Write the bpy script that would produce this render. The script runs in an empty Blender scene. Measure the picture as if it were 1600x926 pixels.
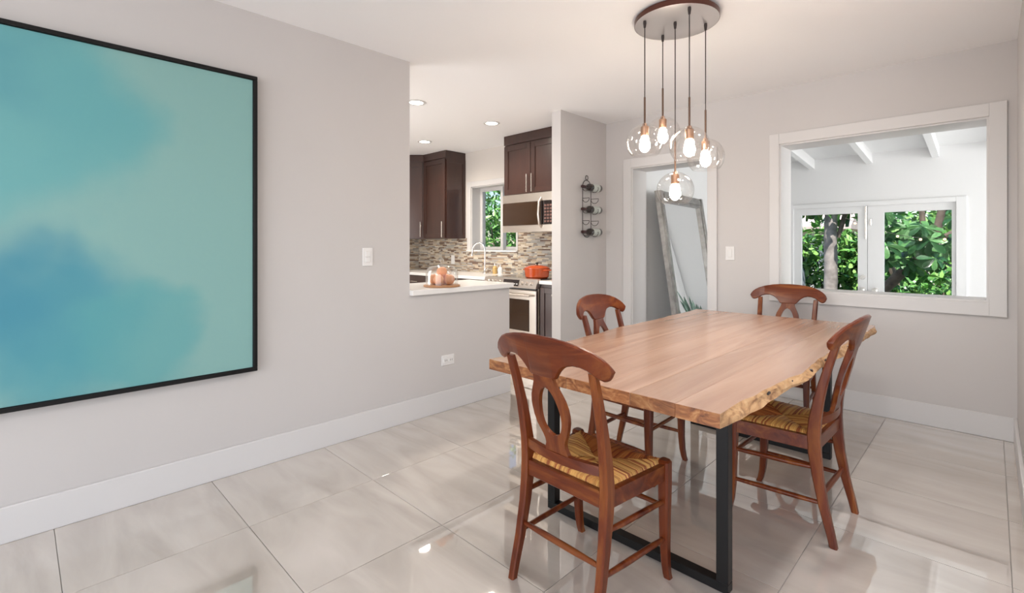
import bpy, bmesh, math, random
from mathutils import Vector, Matrix
random.seed(7)
S = bpy.context.scene
C = S.collection
PI = math.pi

# ------------------------------------------------------------------ camera
cam_d = bpy.data.cameras.new('camera')
cam_d.sensor_fit = 'HORIZONTAL'; cam_d.sensor_width = 36.0
cam_d.lens = 761.665 / 1600.0 * 36.0
cam_d.shift_y = -(463.0 - 384.36) / 1600.0
cam_d.clip_start = 0.02; cam_d.clip_end = 200
cam = bpy.data.objects.new('camera', cam_d); C.objects.link(cam)
cam.location = (0, 0, 1.2175)
cam.rotation_euler = (PI / 2, 0, 0.77771315)
S.camera = cam

# ------------------------------------------------------------------ world, sun, added out-of-view area lamps, exposure
W = bpy.data.worlds.new('World'); S.world = W; W.use_nodes = True
wn = W.node_tree; wn.nodes.clear()
wo = wn.nodes.new('ShaderNodeOutputWorld'); wb = wn.nodes.new('ShaderNodeBackground')
sk = wn.nodes.new('ShaderNodeTexSky'); sk.sky_type = 'NISHITA'; sk.sun_disc = False
sk.sun_elevation = math.radians(52); sk.sun_rotation = math.radians(200); sk.air_density = 1.0; sk.dust_density = 0.6
wb.inputs['Strength'].default_value = 0.22
wn.links.new(sk.outputs[0], wb.inputs[0]); wn.links.new(wb.outputs[0], wo.inputs[0])

def light(name, kind, loc, rot, energy, color=(1, 1, 1), **kw):
    d = bpy.data.lights.new(name, kind); d.energy = energy; d.color = color
    for k, v in kw.items(): setattr(d, k, v)
    o = bpy.data.objects.new(name, d); C.objects.link(o); o.location = loc; o.rotation_euler = rot
    return o
light('sun', 'SUN', (0, 0, 20), (math.radians(31), 0, math.radians(25)), 7.0, (1, 0.96, 0.9), angle=0.01)
# area lamps added at assumed, unseen living room windows to brighten the room
light('added_fill_rear', 'AREA', (0.55, -3.92, 1.3), (PI / 2 + 0.25, 0, 0), 190, (0.97, 0.98, 1.04), shape='RECTANGLE', size=6.2, size_y=2.1)
light('added_fill_side', 'AREA', (3.92, -0.6, 1.35), (PI / 2 + 0.25, 0, PI / 2), 30, (0.97, 0.975, 1.04), shape='RECTANGLE', size=4.6, size_y=1.9)
# area lamp added in an unseen side opening to brighten the sunroom
light('added_fill_sunroom', 'AREA', (4.1, 5.8, 1.2), (PI / 2 + 0.5, 0, PI / 2), 165, (1, 1, 1), shape='RECTANGLE', size=1.9, size_y=1.9)

# area lamp added in an invented front wall opening to lift the kitchen
light('added_fill_kitchen', 'AREA', (-4.6, 0.93, 1.15), (PI / 2 + 0.2, 0, 0), 45, (1, 0.97, 0.96), shape='RECTANGLE', size=1.5, size_y=2.0)

S.view_settings.view_transform = 'Standard'; S.view_settings.look = 'None'
S.view_settings.exposure = 0.0; S.view_settings.gamma = 1.0
S.view_settings.use_curve_mapping = False

# ------------------------------------------------------------------ materials
def nt(name):
    m = bpy.data.materials.new(name); m.use_nodes = True
    t = m.node_tree; b = t.nodes['Principled BSDF']
    return m, t, b
def mat(name, col, rough=0.5, metal=0.0, coat=0.0, emis=None, estr=0.0, noise=0.0, nscale=12.0, bump=0.0, spec=0.5):
    m, t, b = nt(name)
    b.inputs['Roughness'].default_value = rough; b.inputs['Metallic'].default_value = metal
    b.inputs['Coat Weight'].default_value = coat; b.inputs['Coat Roughness'].default_value = 0.12
    b.inputs['Specular IOR Level'].default_value = spec
    if emis: b.inputs['Emission Color'].default_value = (*emis, 1); b.inputs['Emission Strength'].default_value = estr
    if noise or bump:
        tc = t.nodes.new('ShaderNodeTexCoord'); n = t.nodes.new('ShaderNodeTexNoise')
        n.inputs['Scale'].default_value = nscale; n.inputs['Detail'].default_value = 4
        t.links.new(tc.outputs['Object'], n.inputs['Vector'])
        r = t.nodes.new('ShaderNodeValToRGB')
        r.color_ramp.elements[0].position = 0.3; r.color_ramp.elements[1].position = 0.7
        r.color_ramp.elements[0].color = (*[max(0, c * (1 - noise)) for c in col], 1)
        r.color_ramp.elements[1].color = (*[min(1, c * (1 + noise)) for c in col], 1)
        t.links.new(n.outputs['Fac'], r.inputs['Fac']); t.links.new(r.outputs[0], b.inputs['Base Color'])
        if bump:
            bp = t.nodes.new('ShaderNodeBump'); bp.inputs['Strength'].default_value = bump; bp.inputs['Distance'].default_value = 0.002
            t.links.new(n.outputs['Fac'], bp.inputs['Height']); t.links.new(bp.outputs[0], b.inputs['Normal'])
    else:
        b.inputs['Base Color'].default_value = (*col, 1)
    return m
def wood(name, cols, stretch, rough=0.3, coat=0.3, scale=7.0, rnd=0.0, dist=1.2, spec=0.5):
    """grain: noise stretched along one local axis, cols = dark..light"""
    m, t, b = nt(name)
    b.inputs['Roughness'].default_value = rough; b.inputs['Coat Weight'].default_value = coat; b.inputs['Coat Roughness'].default_value = 0.15; b.inputs['Specular IOR Level'].default_value = spec
    tc = t.nodes.new('ShaderNodeTexCoord'); mp = t.nodes.new('ShaderNodeMapping'); mp.inputs['Scale'].default_value = stretch
    oi = t.nodes.new('ShaderNodeObjectInfo'); ad = t.nodes.new('ShaderNodeVectorMath'); ad.operation = 'ADD'
    ml = t.nodes.new('ShaderNodeVectorMath'); ml.operation = 'SCALE'; ml.inputs['Scale'].default_value = 9.0
    cb = t.nodes.new('ShaderNodeCombineXYZ')
    for i in range(3): t.links.new(oi.outputs['Random'], cb.inputs[i])
    t.links.new(cb.outputs[0], ml.inputs[0]); t.links.new(tc.outputs['Object'], ad.inputs[0]); t.links.new(ml.outputs[0], ad.inputs[1])
    t.links.new(ad.outputs[0], mp.inputs['Vector'])
    n = t.nodes.new('ShaderNodeTexNoise'); n.inputs['Scale'].default_value = scale; n.inputs['Detail'].default_value = 6
    n.inputs['Roughness'].default_value = 0.6; n.inputs['Distortion'].default_value = dist
    t.links.new(mp.outputs[0], n.inputs['Vector'])
    r = t.nodes.new('ShaderNodeValToRGB'); e = r.color_ramp.elements
    e[0].position = 0.28; e[0].color = (*cols[0], 1); e[1].position = 0.72; e[1].color = (*cols[-1], 1)
    if len(cols) == 3: x = e.new(0.5); x.color = (*cols[1], 1)
    t.links.new(n.outputs['Fac'], r.inputs['Fac'])
    out = r.outputs[0]
    if rnd:
        hs = t.nodes.new('ShaderNodeHueSaturation'); mr = t.nodes.new('ShaderNodeMapRange')
        mr.inputs['To Min'].default_value = 1 - rnd; mr.inputs['To Max'].default_value = 1 + rnd
        t.links.new(oi.outputs['Random'], mr.inputs['Value']); t.links.new(mr.outputs[0], hs.inputs['Value']); t.links.new(out, hs.inputs['Color'])
        out = hs.outputs[0]
    t.links.new(out, b.inputs['Base Color'])
    return m
def attr_mat(name, rough=0.5, coat=0.0, spec=0.5, trans=0.0):
    m, t, b = nt(name)
    a = t.nodes.new('ShaderNodeAttribute'); a.attribute_name = 'Col'
    t.links.new(a.outputs['Color'], b.inputs['Base Color'])
    b.inputs['Roughness'].default_value = rough; b.inputs['Coat Weight'].default_value = coat; b.inputs['Specular IOR Level'].default_value = spec
    return m
def glass(name, tint=(1, 1, 1), base=0.04, edge=0.5, rough=0.0):
    """thin pane: mostly transparent, reflecting more at grazing angles"""
    m = bpy.data.materials.new(name); m.use_nodes = True; t = m.node_tree; t.nodes.clear()
    o = t.nodes.new('ShaderNodeOutputMaterial'); mx = t.nodes.new('ShaderNodeMixShader')
    tr = t.nodes.new('ShaderNodeBsdfTransparent'); tr.inputs[0].default_value = (*tint, 1)
    gl = t.nodes.new('ShaderNodeBsdfGlossy'); gl.inputs['Roughness'].default_value = rough
    lw = t.nodes.new('ShaderNodeLayerWeight'); lw.inputs['Blend'].default_value = 0.25
    mr = t.nodes.new('ShaderNodeMapRange'); mr.inputs['To Min'].default_value = base; mr.inputs['To Max'].default_value = edge
    t.links.new(lw.outputs['Facing'], mr.inputs['Value']); t.links.new(mr.outputs[0], mx.inputs[0])
    t.links.new(tr.outputs[0], mx.inputs[1]); t.links.new(gl.outputs[0], mx.inputs[2]); t.links.new(mx.outputs[0], o.inputs[0])
    return m

M = {}
M['wall'] = mat('greige_wall_paint', (0.56, 0.535, 0.52), 0.7, noise=0.012, nscale=2.0)
M['kwall'] = mat('kitchen_wall_paint', (0.66, 0.62, 0.58), 0.7)
M['ceil'] = mat('ceiling_paint', (0.92, 0.915, 0.915), 0.8)
M['white'] = mat('white_trim_paint', (0.64, 0.625, 0.615), 0.4)
M['sunwall'] = mat('sunroom_white_paint', (0.82, 0.82, 0.815), 0.55)
M['sunfloor'] = mat('pale_sunroom_floor', (0.78, 0.77, 0.76), 0.25)
M['grout'] = mat('grey_grout', (0.30, 0.28, 0.26), 0.8)
M['black'] = mat('black_metal', (0.006, 0.0055, 0.0055), 0.4, spec=0.3)
M['blackframe'] = mat('black_frame', (0.006, 0.0055, 0.0055), 0.5, spec=0.25)
M['plastic'] = mat('white_plastic', (0.76, 0.745, 0.73), 0.35)
M['slot'] = mat('dark_slot', (0.05, 0.05, 0.05), 0.6)
M['steel'] = mat('stainless_steel', (0.66, 0.60, 0.54), 0.28, metal=1.0)
M['chrome'] = mat('chrome', (0.8, 0.79, 0.78), 0.1, metal=1.0)
M['nickel'] = mat('brushed_nickel', (0.78, 0.75, 0.71), 0.25, metal=1.0)
M['espresso'] = wood('espresso_cabinet_wood', [(0.035, 0.014, 0.010), (0.050, 0.020, 0.014)], (1, 1, 0.15), 0.28, 0.35, 10)
M['chair'] = wood('chair_cherry_wood_upright', [(0.060, 0.008, 0.002), (0.13, 0.026, 0.0065), (0.25, 0.078, 0.017)], (1.2, 1.2, 0.14), 0.30, 0.08, 12, spec=0.3)
M['chairx'] = wood('chair_cherry_wood_across', [(0.060, 0.008, 0.002), (0.13, 0.026, 0.0065), (0.25, 0.078, 0.017)], (0.14, 1.2, 1.2), 0.30, 0.08, 12, spec=0.3)
M['rush'] = attr_mat('woven_rush', 0.55, 0.1)
M['plank'] = wood('acacia_table_top', [(0.36, 0.205, 0.137), (0.44, 0.265, 0.18), (0.52, 0.33, 0.23)], (1.0, 0.07, 1.0), 0.24, 0.25, 9, rnd=0.07)
M['endgrain'] = wood('acacia_end_grain', [(0.10, 0.028, 0.010), (0.30, 0.11, 0.035), (0.52, 0.27, 0.11)], (0.8, 0.3, 1.9), 0.4, 0.1, 14, rnd=0.25, dist=2.5)
M['liveedge'] = wood('live_edge_sapwood', [(0.20, 0.085, 0.035), (0.52, 0.30, 0.14), (0.64, 0.42, 0.23)], (0.7, 0.35, 0.7), 0.55, 0.05, 28, dist=2.0)
M['counter'] = mat('white_quartz', (0.80, 0.785, 0.765), 0.2, noise=0.01, nscale=30)
M['dark'] = mat('dark_oven_glass', (0.035, 0.016, 0.007), 0.06, coat=0.4)
M['panelblack'] = mat('black_glass_panel', (0.015, 0.010, 0.010), 0.1, coat=0.5)
M['orange'] = mat('orange_enamel', (0.50, 0.075, 0.015), 0.2, coat=0.4)
M['board'] = wood('acacia_serving_board', [(0.30, 0.13, 0.05), (0.48, 0.25, 0.11)], (0.15, 1, 1), 0.45, 0.1, 14)
M['glass'] = glass('clear_pane', (0.985, 0.99, 0.985), 0.001, 0.05)
M['globe'] = glass('clear_globe_glass', (0.985, 0.975, 0.965), 0.03, 0.55)
M['cloche'] = glass('clear_cloche_glass', (0.97, 0.97, 0.96), 0.05, 0.7)
M['mirror'] = mat('mirror_silver', (0.92, 0.925, 0.925), 0.01, metal=1.0)
M['silver'] = mat('weathered_silver_frame', (0.30, 0.29, 0.275), 0.35, metal=0.6, noise=0.25, nscale=14)
M['copper'] = mat('aged_copper_socket', (0.33, 0.19, 0.12), 0.35, metal=0.8)
M['bronze'] = mat('bronze_stem', (0.11, 0.065, 0.045), 0.35, metal=0.7)
M['canopy'] = mat('brushed_bronze_canopy', (0.60, 0.575, 0.565), 0.32, metal=0.5)
M['rim'] = mat('red_bronze_rim', (0.10, 0.035, 0.025), 0.3, metal=0.6)
M['cord'] = mat('black_cord', (0.03, 0.02, 0.018), 0.6)
M['bulb'] = mat('glowing_bulb', (1, 0.9, 0.75), 0.3, emis=(1.0, 0.87, 0.72), estr=85.0)
M['lens'] = mat('lit_downlight_lens', (1, 0.95, 0.9), 0.3, emis=(1.0, 0.92, 0.80), estr=22.0)
M['wire'] = mat('dark_wire', (0.05, 0.04, 0.038), 0.45, metal=0.6)
M['bottle'] = mat('dark_bottle_glass', (0.018, 0.010, 0.008), 0.08, coat=0.6)
M['label'] = mat('pale_bottle_label', (0.50, 0.54, 0.50), 0.6)
M['foil'] = mat('dark_bottle_foil', (0.04, 0.012, 0.012), 0.3)
M['pot'] = mat('grey_planter', (0.35, 0.34, 0.33), 0.6)
M['soil'] = mat('potting_soil', (0.03, 0.02, 0.012), 0.9)
M['snake'] = mat('snake_plant_leaf', (0.22, 0.34, 0.27), 0.4, noise=0.45, nscale=18)
M['lawn'] = mat('garden_ground', (0.10, 0.11, 0.05), 0.9, noise=0.4, nscale=4)
M['bark'] = mat('grey_ringed_bark', (0.40, 0.35, 0.33), 0.8, noise=0.35, nscale=9, bump=0.6)
M['branch'] = mat('brown_bark', (0.20, 0.15, 0.12), 0.8, noise=0.3, nscale=12)
M['leaf'] = attr_mat('leaf_green', 0.32, 0.25)
M['leafA'] = mat('big_leaf_green', (0.15, 0.37, 0.12), 0.3, coat=0.3, noise=0.2, nscale=6)
M['leafB'] = mat('big_leaf_dark_green', (0.045, 0.16, 0.05), 0.3, coat=0.3, noise=0.25, nscale=6)
M['leafC'] = mat('big_leaf_pale_green', (0.28, 0.52, 0.24), 0.3, coat=0.3, noise=0.2, nscale=6)
M['stucco'] = mat('white_stucco', (0.72, 0.70, 0.68), 0.8)
M['roof'] = mat('pale_roof_tile', (0.68, 0.55, 0.50), 0.8, noise=0.15, nscale=8)
M['fence'] = mat('grey_fence', (0.36, 0.37, 0.40), 0.7)
M['strbulb'] = mat('string_bulb', (1, 0.8, 0.5), 0.3, emis=(1, 0.62, 0.3), estr=3.0)
M['soap'] = mat('amber_soap', (0.55, 0.36, 0.12), 0.15, coat=0.5)
M['mosaic'] = attr_mat('mosaic_strip_tile', 0.22, 0.3)
M['button'] = mat('printed_button', (0.14, 0.065, 0.05), 0.4)
M['peachmat'] = mat('peach_skin', (0.72, 0.33, 0.17), 0.5, noise=0.3, nscale=9)

# floor tile: polished porcelain with soft diagonal veins
def floor_mat():
    m, t, b = nt('polished_porcelain_tile')
    tc = t.nodes.new('ShaderNodeTexCoord'); oi = t.nodes.new('ShaderNodeObjectInfo')
    cb = t.nodes.new('ShaderNodeCombineXYZ'); ml = t.nodes.new('ShaderNodeMath'); ml.operation = 'MULTIPLY'; ml.inputs[1].default_value = 23
    t.links.new(oi.outputs['Random'], ml.inputs[0]); t.links.new(ml.outputs[0], cb.inputs[0]); t.links.new(ml.outputs[0], cb.inputs[2])
    ad = t.nodes.new('ShaderNodeVectorMath'); ad.operation = 'ADD'
    t.links.new(tc.outputs['Object'], ad.inputs[0]); t.links.new(cb.outputs[0], ad.inputs[1])
    mp = t.nodes.new('ShaderNodeMapping'); mp.inputs['Rotation'].default_value = (0, 0, math.radians(-62)); mp.inputs['Scale'].default_value = (0.6, 2.6, 1)
    t.links.new(ad.outputs[0], mp.inputs[0])
    n = t.nodes.new('ShaderNodeTexNoise'); n.inputs['Scale'].default_value = 2.2; n.inputs['Detail'].default_value = 7; n.inputs['Distortion'].default_value = 0.8
    t.links.new(mp.outputs[0], n.inputs['Vector'])
    r = t.nodes.new('ShaderNodeValToRGB'); e = r.color_ramp.elements
    e[0].position = 0.25; e[0].color = (0.44, 0.39, 0.34, 1); e[1].position = 0.78; e[1].color = (0.64, 0.585, 0.53, 1)
    x = e.new(0.5); x.color = (0.55, 0.495, 0.44, 1)
    t.links.new(n.outputs['Fac'], r.inputs['Fac']); t.links.new(r.outputs[0], b.inputs['Base Color'])
    b.inputs['Roughness'].default_value = 0.025; b.inputs['Specular IOR Level'].default_value = 1.0
    b.inputs['Coat Weight'].default_value = 1.0; b.inputs['Coat Roughness'].default_value = 0.015; b.inputs['Coat IOR'].default_value = 1.85
    return m
M['tile'] = floor_mat()

# abstract teal painting: washes of blue over aqua, in canvas (object) space
def art_mat():
    m, t, b = nt('aqua_watercolour_canvas')
    tc = t.nodes.new('ShaderNodeTexCoord')
    n = t.nodes.new('ShaderNodeTexNoise'); n.inputs['Scale'].default_value = 2.3; n.inputs['Detail'].default_value = 3
    t.links.new(tc.outputs['Object'], n.inputs['Vector'])
    sb = t.nodes.new('ShaderNodeVectorMath'); sb.operation = 'SUBTRACT'; sb.inputs[1].default_value = (0.5, 0.5, 0.5)
    sc = t.nodes.new('ShaderNodeVectorMath'); sc.operation = 'SCALE'; sc.inputs['Scale'].default_value = 0.55
    ad = t.nodes.new('ShaderNodeVectorMath'); ad.operation = 'ADD'
    t.links.new(n.outputs['Color'], sb.inputs[0]); t.links.new(sb.outputs[0], sc.inputs[0])
    t.links.new(tc.outputs['Object'], ad.inputs[0]); t.links.new(sc.outputs[0], ad.inputs[1])
    col = None
    base = t.nodes.new('ShaderNodeRGB'); base.outputs[0].default_value = (0.215, 0.405, 0.385, 1); col = base.outputs[0]
    # (y, z) of wash centre, radius, softness, colour, strength ; y,z world metres
    for (y, z, rad, soft, cc, k) in [(-0.05, 1.78, 0.50, 0.20, (0.15, 0.47, 0.49), 0.85), (0.22, 1.82, 0.22, 0.22, (0.12, 0.43, 0.47), 0.5),
                                  (-0.1, 1.95, 0.22, 0.22, (0.08, 0.33, 0.41), 0.6),
                                  (0.10, 0.85, 0.36, 0.22, (0.085, 0.36, 0.44), 0.95), (0.42, 0.80, 0.26, 0.10, (0.12, 0.43, 0.45), 0.7),
                                  (-0.05, 1.02, 0.24, 0.2, (0.055, 0.30, 0.42), 0.75), (0.15, 0.6, 0.25, 0.25, (0.10, 0.40, 0.45), 0.6),
                                  (-0.6, 1.4, 0.4, 0.4, (0.07, 0.33, 0.42), 0.8)]:
        d = t.nodes.new('ShaderNodeVectorMath'); d.operation = 'DISTANCE'; d.inputs[1].default_value = (-2.86, y, z)
        t.links.new(ad.outputs[0], d.inputs[0])
        mr = t.nodes.new('ShaderNodeMapRange'); mr.interpolation_type = 'SMOOTHSTEP'
        mr.inputs['From Min'].default_value = rad - soft; mr.inputs['From Max'].default_value = rad + soft * 0.4
        mr.inputs['To Min'].default_value = k; mr.inputs['To Max'].default_value = 0
        t.links.new(d.outputs['Value'], mr.inputs['Value'])
        mx = t.nodes.new('ShaderNodeMix'); mx.data_type = 'RGBA'
        t.links.new(mr.outputs[0], mx.inputs['Factor']); t.links.new(col, mx.inputs['A']); mx.inputs['B'].default_value = (*[c * 0.78 for c in cc], 1)
        col = mx.outputs['Result']
    t.links.new(col, b.inputs['Base Color']); b.inputs['Roughness'].default_value = 0.55
    return m
M['art'] = art_mat()

# ------------------------------------------------------------------ mesh helpers
def add_box(bm, x0, x1, y0, y1, z0, z1, bev=0.0, seg=1):
    vs = [bm.verts.new((x, y, z)) for x in (x0, x1) for y in (y0, y1) for z in (z0, z1)]
    fs = [(0, 1, 3, 2), (4, 6, 7, 5), (0, 4, 5, 1), (2, 3, 7, 6), (0, 2, 6, 4), (1, 5, 7, 3)]
    faces = [bm.faces.new([vs[i] for i in f]) for f in fs]
    if bev > 0:
        ed = list({e for f in faces for e in f.edges})
        bmesh.ops.bevel(bm, geom=ed, offset=bev, segments=seg, affect='EDGES', profile=0.6)
def box(x0, x1, y0, y1, z0, z1, bev=0.0, seg=1):
    bm = bmesh.new(); add_box(bm, x0, x1, y0, y1, z0, z1, bev, seg); return bm
def rings(bm, loops, close_u=True, cap=True):
    """loops: list of equal-length rings of Vectors"""
    R = [[bm.verts.new(p) for p in l] for l in loops]; n = len(R[0])
    for a, b in zip(R, R[1:]):
        for i in range(n if close_u else n - 1):
            j = (i + 1) % n
            bm.faces.new((a[i], a[j], b[j], b[i]))
    if cap:
        bm.faces.new(list(reversed(R[0]))); bm.faces.new(R[-1])
    return R
def add_tube(bm, pts, r, n=8, closed=False, cap=True):
    pts = [Vector(p) for p in pts]; k = len(pts)
    rad = r if isinstance(r, (list, tuple)) else [r] * k
    loops = []; nrm = None
    for i, p in enumerate(pts):
        if closed: d = (pts[(i + 1) % k] - pts[i - 1]).normalized()
        else: d = (pts[min(i + 1, k - 1)] - pts[max(i - 1, 0)]).normalized()
        if nrm is None:
            nrm = d.cross(Vector((0, 0, 1)))
            if nrm.length < 1e-3: nrm = d.cross(Vector((1, 0, 0)))
        nrm = (nrm - d * nrm.dot(d)).normalized(); bn = d.cross(nrm)
        loops.append([p + rad[i] * (nrm * math.cos(2 * PI * j / n) + bn * math.sin(2 * PI * j / n)) for j in range(n)])
    if closed: loops.append(loops[0])
    rings(bm, loops, True, cap and not closed)
    if closed: bmesh.ops.remove_doubles(bm, verts=bm.verts, dist=1e-6)
def tube(pts, r, n=8, **k):
    bm = bmesh.new(); add_tube(bm, pts, r, n, **k); return bm
def lathe(prof, c=(0, 0, 0), n=24, axis='z'):
    """prof: (radius, height) list"""
    bm = bmesh.new(); c = Vector(c); loops = []
    for r, h in prof:
        l = []
        for j in range(n):
            a = 2 * PI * j / n; u, v = r * math.cos(a), r * math.sin(a)
            l.append(c + (Vector((u, v, h)) if axis == 'z' else Vector((u, h, v)) if axis == 'y' else Vector((h, u, v))))
        loops.append(l)
    rings(bm, loops, True, False)
    bmesh.ops.remove_doubles(bm, verts=bm.verts, dist=1e-6)
    return bm
def sweep_rect(path, wd, n_bev=0.25):
    """path of points, wd list of (x-width, y-depth): a bar with chamfered corners, ring planes horizontal"""
    bm = bmesh.new(); loops = []
    for p, (w, d) in zip(path, wd):
        p = Vector(p); a, b = w / 2, d / 2; c = min(w, d) * 0.16
        loops.append([p + Vector(q) for q in ((-a + c, -b, 0), (a - c, -b, 0), (a, -b + c, 0), (a, b - c, 0), (a - c, b, 0), (-a + c, b, 0), (-a, b - c, 0), (-a, -b + c, 0))])
    rings(bm, loops); return bm
def interp(tab, x):
    if x <= tab[0][0]: return tab[0][1]
    for (a, fa), (b, fb) in zip(tab, tab[1:]):
        if x <= b:
            return fa + (fb - fa) * (x - a) / (b - a)
    return tab[-1][1]
def obj(name, bm, m, parent=None, smooth=False, ploc=None, mats=None):
    me = bpy.data.meshes.new(name)
    bmesh.ops.recalc_face_normals(bm, faces=bm.faces)
    bm.to_mesh(me); bm.free()
    for x in (mats or [m]): me.materials.append(M[x] if isinstance(x, str) else x)
    if smooth:
        for p in me.polygons: p.use_smooth = True
        if smooth != 'all':
            try: me.set_sharp_from_angle(angle=math.radians(38))
            except Exception: pass
    o = bpy.data.objects.new(name, me); C.objects.link(o)
    if parent:
        o.parent = parent
        if parent.get('_o') is not None: l = Vector(parent['_o'])
        else: l = Vector((0, 0, 0))
        if l.length: o.matrix_parent_inverse = Matrix.Translation(-l)
        if l.length: o['_o'] = (0.0, 0.0, 0.0)
    return o
def thing(name, label, cat, loc=(0, 0, 0), group=None):
    o = bpy.data.objects.new(name, None); C.objects.link(o); o.empty_display_size = 0.1
    o.location = loc; o['_o'] = tuple(float(v) for v in loc)
    o['label'] = label; o['category'] = cat
    if group: o['group'] = group
    return o
def tag(o, label, cat, group=None, kind=None):
    o['label'] = label; o['category'] = cat
    if group: o['group'] = group
    if kind: o['kind'] = kind
    return o
def struct(name, bm, m, parent=None, smooth=False):
    o = obj(name, bm, m, parent, smooth)
    if not parent: o['kind'] = 'structure'
    return o
def copy_tree(o, parent=None):
    c = o.copy(); C.objects.link(c); c.parent = parent
    for ch in list(o.children): copy_tree(ch, c)
    return c
def set_col(o, cols):
    """one colour per polygon -> corner colour attribute 'Col'"""
    me = o.data; a = me.color_attributes.new('Col', 'FLOAT_COLOR', 'CORNER')
    buf = []
    for p, c in zip(me.polygons, cols): buf += [c[0], c[1], c[2], 1.0] * p.loop_total
    a.data.foreach_set('color', buf)
def wall_holes(axis, at0, at1, u0, u1, z0, z1, holes):
    """slab with rectangular holes; axis 'y' = wall runs along X"""
    bm = bmesh.new()
    us = sorted({u0, u1, *[h[0] for h in holes], *[h[1] for h in holes]}); zs = sorted({z0, z1, *[h[2] for h in holes], *[h[3] for h in holes]})
    for a, b in zip(us, us[1:]):
        run = None
        for c, d in zip(zs, zs[1:]):
            mu, mz = (a + b) / 2, (c + d) / 2
            solid = not any(h[0] < mu < h[1] and h[2] < mz < h[3] for h in holes)
            if solid: run = (run[0], d) if run else (c, d)
            if run and (not solid or d == zs[-1]):
                if axis == 'y': add_box(bm, a, b, at0, at1, run[0], run[1])
                else: add_box(bm, at0, at1, a, b, run[0], run[1])
                run = None
    return bm

# ------------------------------------------------------------------ the setting
H = 2.5; LX = -2.892; LT = -3.0; BY = 4.35; BY2 = 4.61; RX = 0.112
KX = -6.3
floor = struct('floor', box(KX, 4.0, -4.0, BY, -0.2, -0.003), 'grout')
tcache = {}
TX, TY = 0.588, 0.595
def tile_mesh(w, d):
    k = (round(w, 3), round(d, 3))
    if k not in tcache:
        bm = box(-w / 2 + 0.0013, w / 2 - 0.0013, -d / 2 + 0.0013, d / 2 - 0.0013, -0.006, 0.0)
        top = [f for f in bm.faces if f.calc_center_median().z > -1e-4]
        bmesh.ops.bevel(bm, geom=list({e for f in top for e in f.edges}), offset=0.0004, segments=1, affect='EDGES')
        me = bpy.data.meshes.new('floor_tile'); bmesh.ops.recalc_face_normals(bm, faces=bm.faces); bm.to_mesh(me); bm.free(); me.materials.append(M['tile'])
        tcache[k] = me
    return tcache[k]
for i in range(-11, 7):
    for j in range(-7, 8):
        x0, x1 = max(0.052 + i * TX, KX), min(0.052 + (i + 1) * TX, 4.0)
        y0, y1 = max(0.112 + j * TY, -4.0), min(0.112 + (j + 1) * TY, BY)
        if x1 - x0 < 0.03 or y1 - y0 < 0.03: continue
        o = bpy.data.objects.new('floor_tile', tile_mesh(x1 - x0, y1 - y0)); C.objects.link(o)
        o.location = ((x0 + x1) / 2, (y0 + y1) / 2, 0); o.parent = floor

struct('ceiling', box(KX - 0.1, 4.1, -4.1, BY2, H, H + 0.12), 'ceil')
struct('wall_left', box(LT, LX, -4.0, 1.92, 0, H), 'wall')
struct('wall_half', box(LT, LX, 1.92, 2.905, 0, 0.872), 'wall')
struct('wall_stub', box(LT, LX, 3.59, BY, 0, H), 'wall')
# back wall: doorway to the sunroom, pass-through window; kitchen window in its kitchen end
DW = (-2.589, -1.811, 0.0, 2.005); WN = (-1.231, -0.013, 0.858, 2.043)
struct('wall_back', wall_holes('y', BY, BY2, LT + 0.05, 0.30, 0, H, [DW, WN]), 'wall')
KW = (-5.06, -4.20, 1.165, 2.02)
struct('wall_kitchen_back', wall_holes('y', BY, BY2, KX - 0.1, LT + 0.05, 0, H, [KW]), 'kwall')
struct('wall_kitchen_left', box(KX - 0.1, KX, 0.9, BY, 0, H), 'kwall')
struct('wall_kitchen_front', wall_holes('y', 0.8, 0.9, KX, LT, 0, H, [(-5.4, -3.8, 0.0, 2.2)]), 'kwall')  # opening invented to hold the added kitchen lamp
struct('wall_right', box(RX, RX + 0.12, 2.6, BY, 0, H), 'wall')
struct('wall_living_front', box(RX + 0.12, 4.1, 2.6, 2.72, 0, H), 'wall')
struct('wall_rear', wall_holes('y', -4.1, -4.0, LT, 4.1, 0, H, [(-2.5, 3.6, 0.2, 2.3)]), 'wall')
struct('wall_living_right', wall_holes('x', 4.0, 4.1, -4.0, 2.6, 0, H, [(-2.9, 1.7, 0.35, 2.3)]), 'wall')

# baseboards
def base(name, x0, x1, y0, y1, h=0.15):
    struct(name, box(x0, x1, y0, y1, 0, h, 0.003), 'white')
base('baseboard_left', LX, LX + 0.016, -4.0, 2.905)
base('baseboard_stub', LX, LX + 0.016, 3.59, BY)
base('baseboard_back', -1.731, RX, BY - 0.016, BY)
base('baseboard_right', RX - 0.016, RX, 2.6, BY - 0.016)

# casings and jamb liners
def casing(name, u, hole, outer, y, sill=True):
    bm = bmesh.new(); a, b, c, d = hole; A, B, Cc, D = outer
    t = 0.018
    add_box(bm, A, a, y - t, y, Cc, D, 0.002); add_box(bm, b, B, y - t, y, Cc, D, 0.002)
    add_box(bm, a, b, y - t, y, d, D, 0.002)
    if sill: add_box(bm, a, b, y - t, y, Cc, c, 0.002)
    # liners of the reveal
    add_box(bm, a, a + 0.012, y, BY2 + 0.01, c, d); add_box(bm, b - 0.012, b, y, BY2 + 0.01, c, d)
    add_box(bm, a + 0.012, b - 0.012, y, BY2 + 0.01, d - 0.012, d)
    if sill: add_box(bm, a + 0.012, b - 0.012, y, BY2 + 0.01, c, c + 0.012)
    return struct(name, bm, 'white')
casing('trim_1', 'y', DW, (-2.678, -1.731, 0.0, 2.097), BY, False)
casing('trim_2', 'y', WN, (-1.303, 0.068, 0.772, 2.128), BY, True)

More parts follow.
